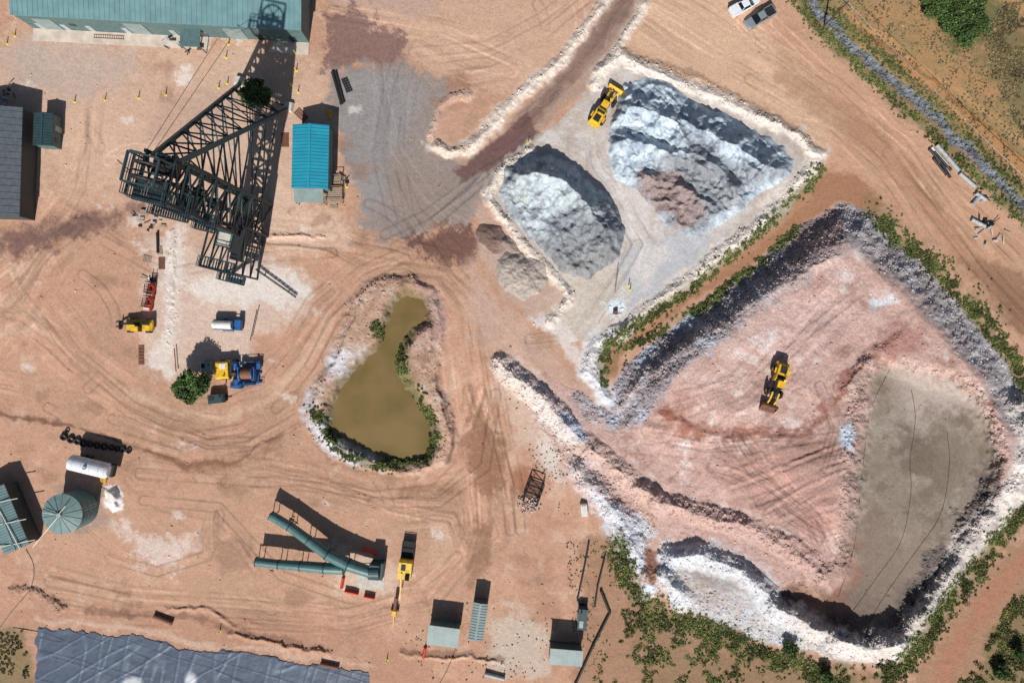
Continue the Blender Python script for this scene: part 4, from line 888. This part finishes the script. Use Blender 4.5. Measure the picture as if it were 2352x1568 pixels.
def loader(x,y,head,lab,sc=1.0,bm=None,name='wheel_loader'):
    e=empty(name,at(x,y,2.0),yaw_of(*head),lab,'wheel loader'); e.scale=(sc,)*3
    a=A(); a.prism([(-3.9,.9),(-.6,.8),(-.6,2.0),(-1.2,2.35),(-3.7,2.2),(-3.95,1.7)],-1.0,1.0); a.box((-4.0,0,1.1),(.5,2.4,.9)); a.obj('engine_body',m_yel,e)
    g_=A(); g_.box((-2.9,0,2.3),(1.3,1.2,.2)); g_.box((-1.5,0,2.3),(.5,1.6,.15)); g_.cyl((-2.0,.45,2.2),(-2.0,.45,3.1),.09); g_.obj('engine_grille',m_dark,e)
    A().tbox((-.1,0,1.6),(1.5,1.5,1.55),.85,.9).obj('cab_glass',m_glass,e); A().box((-.15,0,3.22),(1.3,1.35,.14)).obj('cab_roof',m_yel,e)
    A().prism([(.7,.7),(2.3,.7),(2.3,1.5),(1.8,2.0),(.7,1.7)],-.55,.55).obj('front_frame',m_yel if bm else m_dark,e)
    for sy in (-.62,.62): l_=A(); l_.beam((1.5,sy,1.8),(3.0,sy,1.6),.28,.4); l_.beam((3.0,sy,1.6),(4.1,sy,.6),.26,.36); l_.obj('lift_arm',m_yel,e)
    l_=A(); l_.cyl((1.2,0,1.9),(3.0,0,1.9),.13); l_.beam((3.0,0,2.1),(3.7,0,.9),.2); l_.obj('tilt_cylinder',m_dark,e)
    k=A(); pr=[(3.9,.15),(5.2,.1),(5.25,.2),(4.2,.35),(4.0,.8),(4.1,1.25),(4.4,1.45),(4.3,1.55),(3.85,1.3),(3.75,.7)]
    k.prism(pr,-1.5,1.5); 
    for sy in (-1.5,1.45): k.prism([(3.9,.15),(5.2,.12),(4.35,1.5),(3.85,1.2)],sy,sy+.06)
    for i in range(8): k.box((5.35,-1.3+.37*i,.15),(.3,.12,.08))
    k.obj('bucket',bm or m_rust,e)
    for sx in (-2.5,1.6):
        for sy in (-1.25,1.25): wheel(e,sx,sy,.82,.82,.62,m_yel)
    for sx in (-2.5,1.6):
        for sy in (-1.25,1.25): A().box((sx,sy,1.78),(1.0,.35,.08)).obj('fender',m_yel if sx<0 else m_dark,e)
loader(1789,884,(-28,88),'yellow wheel loader with rusty bucket on pink rubble',.94)
loader(1390,242,(45,-72),'yellow wheel loader parked beside white stockpile',.94,m_yel)
def telehandler(x,y,head):
    e=empty('telehandler',at(x,y,1.5),yaw_of(*head),'yellow telehandler with forks parked on dirt','telehandler')
    A().prism([(-2.7,.7),(2.0,.6),(2.2,1.0),(1.6,1.3),(-2.3,1.5),(-2.7,1.2)],-1.1,.9).obj('chassis',m_yel,e)
    A().tbox((-.2,.6,1.3),(1.5,.9,1.3),.8,.85).obj('cab_glass',m_glass,e); A().box((-.2,.6,2.66),(1.3,.9,.1)).obj('cab_roof',m_yel,e)
    b=A(); b.beam((-2.5,-.35,2.0),(2.6,-.35,1.5),.4,.4); b.beam((1.8,-.35,1.55),(3.4,-.35,.8),.26,.3); b.obj('boom',m_dark,e)
    f=A(); f.box((3.45,-.1,.7),(.15,1.6,.9)); f.box((4.0,.3,.25),(1.2,.13,.07)); f.box((4.0,-.6,.25),(1.2,.13,.07)); f.obj('fork',m_dark,e)
    for sx in (-1.8,1.6):
        for sy in (-1.05,1.05): wheel(e,sx,sy,.62,.62,.42,m_yel)
telehandler(314,748,(-1,-.02))
def forklift(x,y,head,lab):
    e=empty('forklift',at(x,y,1.0),yaw_of(*head),lab,'forklift','forklifts parked on the yard')
    A().prism([(-1.4,.3),(.9,.3),(.9,.8),(-.2,.95),(-.4,1.15),(-1.4,1.1),(-1.5,.7)],-.6,.6).obj('body',m_red,e)
    g_=A()
    for sx in (-.9,.7):
        for sy in (-.5,.5): g_.beam((sx,sy,.9),(sx*.9,sy,2.1),.08)
    for i in range(6): g_.box((-.75+.28*i,0,2.12),(.12,1.1,.05))
    for sy in (-.5,.5): g_.beam((-.9,sy,2.1),(.7,sy,2.1),.08)
    g_.obj('overhead_guard',m_dark,e); m_=A()
    for sy in (-.35,.35): m_.beam((1.1,sy,.1),(1.1,sy,2.3),.14)
    m_.box((1.2,0,.6),(.08,1.0,.5)); m_.obj('mast',m_dark,e)
    for sy in (-.3,.3): A().box((1.8,sy,.12),(1.2,.13,.06)).obj('fork',m_dark,e)
    A().box((-.3,0,1.1),(.5,.5,.35)).obj('seat',m_blk,e); A().box((-1.2,0,1.2),(.4,1.0,.25)).obj('counterweight',m_cream,e)
    for sx in (-.95,.6):
        for sy in (-.55,.55): wheel(e,sx,sy,.32,.32,.22)
forklift(345,662,(.1,-1),'red and black forklift facing the headframe'); forklift(340,694,(.15,-1),'red and white forklift parked behind another')
def bluetank():
    e=empty('tank_skid',at(522,746,1.0),yaw_of(1,.03),'small white tank on blue steel trailer','trailer')
    a=A(); a.box((0,0,.5),(5.2,1.9,.3)); a.box((2.2,0,1.1),(.9,1.9,1.2)); 
    for sy in (-.9,.9): a.beam((-2.6,sy,1.1),(2,sy,1.1),.1)
    a.obj('frame',m_blue,e); b=A(); b.cyl((-2.4,0,1.35),(1.0,0,1.35),.75,.75,20); b.cyl((-2.4,0,1.35),(-2.7,0,1.35),.75,.4,20); b.obj('tank_shell',m_cream,e)
    c=A(); c.box((.3,-1.0,.9),(1.6,.5,.5)); c.obj('pump',m_silver,e)
    for sy in (-1,1): wheel(e,-.6,sy,.35,.35,.25)
bluetank()
def winch():
    e=empty('hoist_winch',at(566,858,1.5),0.03,'large blue hoist winch with brown cable drum','winch')
    a=A()
    for sy in (-1.7,0,1.7): a.box((0,sy,.3),(4.6,.3,.25))
    for sx in (-1.9,1.7): a.box((sx,0,.45),(.3,3.8,.3))
    a.box((-1.3,0,1.3),(.25,2.4,1.8)); a.box((1.5,0,1.3),(.25,2.4,1.8)); a.box((-1.9,-1.5,.9),(.9,.9,.9),.1); a.box((2.0,1.3,.9),(.8,1.1,.9)); a.box((.2,-1.9,.8),(2.2,.3,.7)); a.obj('frame',m_blue,e)
    A().cyl((-.9,0,1.6),(1.2,0,1.6),.95,.95,22).obj('cable_drum',m_brown,e)
    for sx in (-1.05,1.2): A().cyl((sx,0,1.6),(sx+.13,0,1.6),1.35,1.35,24).obj('drum_flange',m_blue,e)
    A().cyl((-2.8,.2,1.0),(-2.0,.2,1.0),.5,.5,14).obj('motor',m_dark,e); A().cyl((-2.1,.9,1.1),(-2.1,1.9,1.1),.4,.4,12).obj('motor',m_blue,e); A().box((-.8,1.9,.8),(1.2,.6,.6)).obj('gearbox',m_silver,e); A().box((1.2,-1.2,.9),(.8,.6,.6)).obj('gearbox',m_dark,e)
    r=A(); 
    for sy in (-2.1,2.1): r.beam((-2.4,sy,1.3),(2.5,sy,1.3),.07)
    for sx in (-2.4,0,2.5):
        for sy in (-2.1,2.1): r.beam((sx,sy,.2),(sx,sy,1.3),.06)
    r.obj('railing',m_blue,e)
winch()
def genset(x,y,head,L,Wd,h,mat,top,lab,name,cat):
    e=empty(name,at(x,y,h),yaw_of(*head),lab,cat)
    A().prism([(-L/2,.25),(L/2,.25),(L/2,h*.8),(L/2-.3,h),(-L/2+.3,h),(-L/2,h*.8)],-Wd/2,Wd/2).obj('housing',mat,e)
    A().box((-L*.22,Wd*.1,h+.03),(L*.3,Wd*.45,.06)).obj('vent',top,e); A().cyl((L*.3,Wd*.2,h),(L*.3,Wd*.2,h+.5),.11).obj('exhaust',m_dark,e)
    c=A(); c.box((0,0,.1),(L+.4,Wd*.7,.25)); c.beam((L/2,0,.2),(L/2+1.0,0,.2),.1); c.obj('skid',m_dark,e)
    for sy in (-1,1): A().box((0,sy*(Wd/2+.02),h*.5),(L*.35,.04,h*.5)).obj('access_door',top,e)
genset(508,850,(0.05,1),3.2,2.4,2.0,m_yel,m_cream,'yellow industrial compressor beside blue winch','compressor','compressor')
genset(528,832,(1,.1),1.8,1.2,1.5,m_dark,m_wood,'dark machinery box behind yellow compressor','control_box','box')
genset(472,842,(1,0),2.2,1.8,1.4,m_trim,m_dark,'grey generator box beside tree','generator','generator')
genset(494,916,(1,-.1),3.0,1.6,1.5,m_teal,m_dark,'dark green equipment box on ground','equipment_box','box'); genset(540,885,(1,.1),2.0,1.1,1.2,m_blue,m_dark,'small blue power unit beside winch','power_unit','power unit')
genset(1338,1422,(0.1,-1),4.2,1.6,1.6,m_teal,m_trim,'dark green pump skid beside black pipes','pump_skid','pump')
def mobile():
    e=empty('mobile_crane',at(932,1296,1.6),yaw_of(-10,80),'yellow crane truck with long lowered thin boom','crane')
    a=A(); a.box((-2.4,0,.8),(3.4,2.3,.3)); a.box((.8,0,.75),(3.6,2.0,.35)); a.obj('chassis',m_blk,e)
    A().prism([(-.9,.95),(2.6,.95),(2.8,1.4),(2.3,2.1),(-.5,2.3),(-.9,2.0)],-1.2,1.2).obj('body',m_yel,e)
    A().tbox((2.1,.6,1.0),(1.1,1.0,1.5),.8,.8).obj('cab_glass',m_glass,e); A().box((.4,-.3,2.3),(1.0,.8,.2)).obj('winch_cover',m_dark,e)
    d=A(); d.beam((1.4,-.5,2.35),(6.4,-.3,1.6),.2,.2); d.obj('boom',m_yel,e)
    for sx in (-3.4,-2.2,1.0,2.2):
        for sy in (-1,1): wheel(e,sx,sy,.5,.5,.34)
    g_=A()
    for sy in (-1.1,1.1): g_.beam((-4.0,sy,1.3),(-.9,sy,1.3),.08)
    for sx in (-3.9,-2.5): g_.beam((sx,-1.1,1.3),(sx,1.1,1.3),.08); g_.beam((sx,-1.1,.9),(sx,-1.1,1.3),.08); g_.beam((sx,1.1,.9),(sx,1.1,1.3),.08)
    g_.obj('side_rail',m_dark,e)
    e=empty('boom_dolly',at(907,1392,1.2),yaw_of(-12,80),'small yellow wheeled dolly below the crane boom','dolly')
    A().cyl((-1.6,0,1.1),(1.2,0,1.0),.35,.22,12).obj('drum',m_brown,e); A().tbox((1.3,0,.5),(1.1,1.0,.8),.8,.8).obj('housing',m_yel,e); A().beam((1.8,0,.6),(4.0,.1,.3),.12).obj('drawbar',m_yel,e)
    for sy in (-.6,.6): wheel(e,.8,sy,.35,.35,.22)
mobile()
def basket():
    e=empty('steel_basket',at(1226,1132,1.2),yaw_of(-22,60),'rusty open steel rack holding pale rocks','rack')
    a=A(); L,Wd,h=4.0,2.6,1.7
    for sx in (-1,-.33,.33,1):
        for sy in (-1,1): a.beam((sx*L/2,sy*Wd/2,0),(sx*L/2,sy*Wd/2,h),.13)
        a.beam((sx*L/2,-Wd/2,h),(sx*L/2,Wd/2,h),.13)
    for sy in (-1,1):
        for z in (.1,.9,h): a.beam((-L/2,sy*Wd/2,z),(L/2,sy*Wd/2,z),.12)
    for i in range(3): a.beam((-L/2+i*L/3,-Wd/2,h),(-L/2+(i+1)*L/3,Wd/2,h),.1)
    a.obj('frame',m_dark,e); A().box((0,0,.12),(L,Wd,.1)).obj('tray',m_rust,e)
    r=A()
    for i in range(160):
        x=random.gauss(2.4,.8); y=random.gauss(0,.9); s=random.uniform(.07,.2); r.tbox((x,y,random.uniform(-.05,.35)),(s*2,s*1.6,s*1.3),random.uniform(.4,.8),random.uniform(.4,.8))
    o=r.obj('rock_heap',pm('pink_rock',(206,184,172),.9)); o.location=e.location; o.rotation_euler=e.rotation_euler; o['kind']='stuff'; o['label']='heap of pale pink rocks spilling from rack'
basket()
def pipe_run(name,pts,r,mat,lab,z=0.3,n=10,cat='pipe'):
    a=A()
    for (x0,y0),(x1,y1) in zip(pts[:-1],pts[1:]):
        p=at(x0,y0); q=at(x1,y1); p.z+=z; q.z+=z; a.cyl(p,q,r,r,n)
        L=(q-p).length; k=int(L/3)
        for i in range(k+1): t=i/max(k,1); c=p.lerp(q,t); d=(q-p).normalized()*.08; a.cyl(c-d,c+d,r*1.2,r*1.2,n)
    o=a.obj(name,mat); o['label']=lab; o['category']=cat; return o
pipe_run('black_pipeline',[(1352,1245),(1340,1310),(1326,1375),(1336,1400)],.15,m_black,'black plastic pipeline on the dirt')
pipe_run('black_pipeline',[(1388,1280),(1372,1345),(1366,1390)],.15,m_black,'black plastic pipeline on the dirt')
pipe_run('black_pipeline',[(1380,1355),(1400,1405),(1362,1480),(1322,1568),(1300,1610)],.22,m_black,'thick black pipeline running past the shed')
for i,(x0,y0,x1,y1) in enumerate([(2133,344,2170,385),(2139,340,2176,381),(2145,350,2182,391),(2150,358,2180,408),(2143,366,2172,402)]):
    o=pipe_run('drain_pipe',[(x0,y0),(x1,y1)],.22,m_black if i!=1 else m_conc,'black corrugated drain pipe lying by road' if i!=1 else 'grey concrete pipe lying by road',.25); o['group']='pipes stored beside the road'
for (x0,y0,x1,y1) in [(2150,335,2200,392),(2203,400,2238,430),(2232,470,2250,448),(2240,445,2262,460),(2230,505,2260,520)]:
    o=pipe_run('concrete_pipe',[(x0,y0),(x1,y1)],.34,m_trim,'grey concrete culvert pipe lying beside road',.3,14); o['group']='pipes stored beside the road'
pipe_run('steel_pipe',[(765,168),(785,240)],.28,m_dark,'long dark steel pipe on gravel edge'); pipe_run('steel_pipe',[(772,168),(790,236)],.22,m_dark,'long dark steel pipe on gravel edge')
pallet(797,196,(.4,1),'dark steel frame lying on gravel',2.8,1.2,m_dark)
pipe_run('steel_pipe',[(357,1412),(397,1428)],.4,m_rust,'rusty pipe section on a dirt berm',.35,14); pipe_run('steel_pipe',[(738,1522),(778,1530)],.35,m_rust,'pinkish pipe section on a dirt berm',.35,14); pipe_run('steel_pipe',[(1115,1545),(1158,1556)],.35,m_trim,'white pipe section on the dirt',.35,14)
pipe_run('pole_rack',[(594,712),(579,780)],.08,m_dark,'dark steel pole lying on stands',.8); pipe_run('pole_rack',[(404,800),(408,852)],.09,m_rust,'rusty steel pole lying on stands',.6)
pipe_run('steel_pole',[(1418,620),(1410,672)],.05,m_dark,'thin dark pole beside pad road',1.2); pipe_run('steel_pole',[(363,535),(364,580)],.2,m_dark,'dark steel part lying on dirt',.3)
def hose(pts,lab,r=.05,mat=None):
    P=np.array(pts,float); out=[]
    for i in range(len(P)-1):
        p0=P[max(i-1,0)];p1=P[i];p2=P[i+1];p3=P[min(i+2,len(P)-1)]
        for t in np.linspace(0,1,9)[:-1]: out.append(.5*((2*p1)+(-p0+p2)*t+(2*p0-5*p1+4*p2-p3)*t*t+(-p0+3*p1-3*p2+p3)*t**3))
    out.append(P[-1]); a=A()
    for q0,q1 in zip(out[:-1],out[1:]):
        p=at(*q0);q=at(*q1);p.z+=.04;q.z+=.04; a.cyl(p,q,r,r,6)
    o=a.obj('drainage_hose',mat or m_hose); o['label']=lab; o['category']='hose'; o['group']='hoses laid across the ground'
hose([(2093,895),(2102,960),(2090,1060),(2092,1130),(2070,1240),(2010,1330),(1960,1400)],'long black hose across grey sludge')
hose([(2175,990),(2180,1070),(2160,1180),(2100,1270),(2030,1370),(1995,1430)],'long black hose across grey sludge')
hose([(2045,845),(2000,940),(1985,1040),(1975,1140),(1960,1260),(1925,1370)],'black hose along the basin edge')
hose([(1620,1262),(1680,1280),(1740,1310),(1790,1350),(1850,1395)],'black hose along the berm foot')
hose([(30,1440),(200,1470),(320,1510),(360,1568)],'black hose over the plastic liner',.05)
hose([(60,1260),(78,1300),(70,1350),(30,1400),(0,1440)],'black hose curving over the dirt',.05)
hose([(1050,1480),(1030,1530),(1010,1568)],'thin black cable on dirt',.05)
cm=None
for x,y in [(168,232),(238,228),(315,223),(378,216),(30,80),(12,98),(520,190),(523,100),(517,130),(500,200),(677,120),(679,160),(683,210),(1213,328),(503,1450),(1445,655),(1448,665),(888,1517),(795,428),(668,195)]:
    a=A(); a.cyl((0,0,0),(0,0,.06),.26,.26,8); a.cyl((0,0,.06),(0,0,1.1),.12,.07,8); a.cyl((0,0,1.1),(0,0,1.18),.1,.1,8)
    if cm is None: o=a.obj('delineator_post',pm('safety_yellow',(214,204,80),.5)); cm=o.data
    else: o=bpy.data.objects.new('delineator_post',cm); COLL.objects.link(o)
    o.location=at(x,y,.5); o['label']='yellow green delineator post standing on dirt'; o['category']='post'; o['group']='delineator posts around the yard'
def scrap(x,y,n,sp,mats,lab):
    e=empty('scrap_heap',at(x,y),0,lab,'scrap')
    for m_ in mats:
        for i in range(max(2,n-1)):
            a=A(); px,py=random.gauss(0,sp),random.gauss(0,sp)
            if random.random()<.5: a.tbox((px,py,-.1),(random.uniform(.3,1.1),random.uniform(.2,.6),random.uniform(.3,.8)),.9,.7)
            else: t=random.uniform(0,6.28); a.beam((px,py,.2),(px+1.2*math.cos(t),py+1.2*math.sin(t),random.uniform(.2,.8)),.12)
            a.obj('scrap_piece',m_,e)
scrap(2248,458,4,.8,[m_trim,m_dark],'concrete and steel scrap beside road'); scrap(2262,520,6,1.1,[m_dark,m_trim,m_black],'dark machine scrap beside the ditch'); scrap(2290,552,4,.9,[m_trim,m_conc],'pale broken concrete blocks'); scrap(385,98,4,.8,[m_trim,m_dark],'assorted parts beside workshop wall'); scrap(455,95,5,.8,[m_dark,m_rust],'assorted machine parts beside workshop porch'); scrap(425,115,4,.5,[m_dark],'dark tool cart beside workshop porch')
scrap(345,640,4,.4,[m_dark,m_cream],'small parts stacked on dirt'); scrap(15,215,6,1.0,[m_trim,m_dark,m_wood],'assorted crates beside storage building'); scrap(790,415,4,.5,[m_dark,m_wood],'odds and ends beside the timber landing'); scrap(340,505,7,1.3,[m_dark,m_wood,m_trim],'steel offcuts at foot of headframe'); scrap(670,1198,2,.3,[m_yel,m_cream],'small yellow pump by the duct')
a=A(); a.tbox((0,0,0),(1.3,2.4,1.0),.9,.9); a.box((0,.3,1.06),(.9,1.2,.1)); o=a.obj('water_tote',m_cream); o.location=at(1342,1172,.8); o.rotation_euler=(0,0,.1); o['label']='white plastic tote tank on dirt edge'; o['category']='tank'
a=A(); a.box((0,0,.3),(.8,.8,.6)); a.cyl((0,0,.6),(0,0,.8),.3,.3,10); a.beam((-.4,0,.7),(.4,0,.7),.06); o=a.obj('valve_box',m_rust); o.location=at(1413,717); o['label']='small rusty valve box on white rubble'; o['category']='box'
e=empty('steel_ladder',at(252,86),yaw_of(1,.05),'low rusty steel ladder lying beside workshop','ladder'); a=A()
for sy in (-.3,.3): a.beam((-2.8,sy,.2),(2.8,sy,.2),.09)
for i in range(14): a.beam((-2.7+.41*i,-.3,.2),(-2.7+.41*i,.3,.2),.06)
a.obj('rung_frame',m_rust,e)
def upole(x,y):
    e=empty('utility_pole',at(x,y),math.radians(45),'wooden utility pole carrying overhead wires along ditch','utility pole')
    A().cyl((0,0,-.5),(0,0,9),.18,.13,10).obj('pole',m_bark,e); A().box((0,0,8.4),(.14,2.4,.14)).obj('crossarm',m_bark,e)
    for sy in (-1.1,0,1.1): A().cyl((0,sy,8.47),(0,sy,8.7),.06).obj('insulator',m_cream,e)
    R=Matrix.Rotation(-math.radians(45),3,'Z')
    d=R@(Vector((2440-1895,-(560-35),0)).normalized()); 
    for sy in (-1.1,0,1.1):
        prev=None; w=A()
        for i in range(25):
            t=i/24; L=62*t; zz=8.7-3*t*(1-t)*1.0; p=Vector((d.x*L,d.y*L+sy,zz))
            if prev is not None: w.beam(prev,p,.035)
            prev=p
        w.obj('overhead_wire',m_trim,e)
upole(1893,60)

def tree(x,y,rpx,h,lab,dark=1.0,name='tree',n=4200,group=None,lf=1.0):
    r=rpx*S*(HC-h*.6)/HC; e=empty(name,at(x,y,h*.55),0,lab,'tree',group)
    a=A(); a.cyl((0,0,-.3),(0,0,h*.45),r*.09+.08,r*.06+.04,9)
    for i in range(7):
        t=i*.9+random.random()*.5; a.cyl((0,0,h*(.25+.03*i)),(math.cos(t)*r*.6,math.sin(t)*r*.6,h*(.5+.05*random.random())),.1,.03,6)
    a.obj('trunk',m_bark,e)
    K=44; cd=RG.normal(size=(K,3)); cd/=np.linalg.norm(cd,axis=1)[:,None]; cd*=(RG.random((K,1))**.5)*.78
    cc=cd*np.array([r,r,h*.34])+np.array([0,0,h*.6]); cr=r*(.22+.14*RG.random(K))
    k=RG.integers(0,K,n); d=RG.normal(size=(n,3)); d/=np.linalg.norm(d,axis=1)[:,None]; d*=RG.random((n,1))**.45
    P=cc[k]+d*cr[k][:,None]*np.array([1,1,.8])
    base=np.array([0.08,0.13,0.038])*dark*(0.65+.7*RG.random((K,1)))[k]*(.6+.8*RG.random((n,1)))
    V,Fc,C=leafcloud(P,lf*(.10+.09*RG.random(n)),base)
    o=npmesh('crown',V,Fc,ML,C); o.parent=e
tree(440,886,47,7.0,'round green tree beside the compressor',1.05,n=9500,lf=1.15); tree(587,218,40,7,'dark green tree in the headframe shadow',.85,n=7500,lf=1.1)
for i,(x,y,r) in enumerate([(2150,20,30),(2185,55,38),(2225,30,34),(2215,85,30),(2250,60,28),(2165,-5,30),(2240,-5,30),(2130,-5,18),(2198,15,30)]):
    tree(x,y,r,2.6+.8*random.random(),'bushy green scrub oak on the dry hillside',.95,'scrub_oak_tree',2600,group='scrub oaks on the dry hillside')
for x,y,r in [(1815,1490,22),(2340,1500,16),(2300,1545,20),(1900,1555,18)]: tree(x,y,r,2.4,'small bushy green tree outside the berm',.9,'bush_tree',1500,group='bushes outside the berm')

az=Vector((0.146,0.989,0)).normalized(); el=math.radians(42)
d=Vector((az.x*math.cos(el),az.y*math.cos(el),-math.sin(el)))
sun=bpy.data.lights.new('sun','SUN'); sun.energy=5.0; sun.angle=math.radians(.5); sun.color=(1,.97,.93)
so=bpy.data.objects.new('sun',sun); so.rotation_euler=d.to_track_quat('-Z','Y').to_euler(); so.location=(0,0,80); COLL.objects.link(so)
w=bpy.data.worlds.new('World'); scene.world=w; w.use_nodes=True; n=w.node_tree.nodes; l=w.node_tree.links
sk=n.new('ShaderNodeTexSky'); sk.sky_type='NISHITA'; sk.sun_disc=False; sk.sun_elevation=el; sk.sun_rotation=math.atan2(-az.x,-az.y)
bg=n['Background']; bg.inputs['Strength'].default_value=0.06; l.new(sk.outputs['Color'],bg.inputs['Color'])
cam=bpy.data.cameras.new('camera'); cam.sensor_width=36; cam.lens=36*HC/(2352*S); cam.clip_end=6000; cam.clip_start=1
co=bpy.data.objects.new('camera',cam); co.location=(0,0,HC); COLL.objects.link(co); scene.camera=co
scene.view_settings.view_transform='Standard'; scene.view_settings.look='None'; scene.view_settings.exposure=0
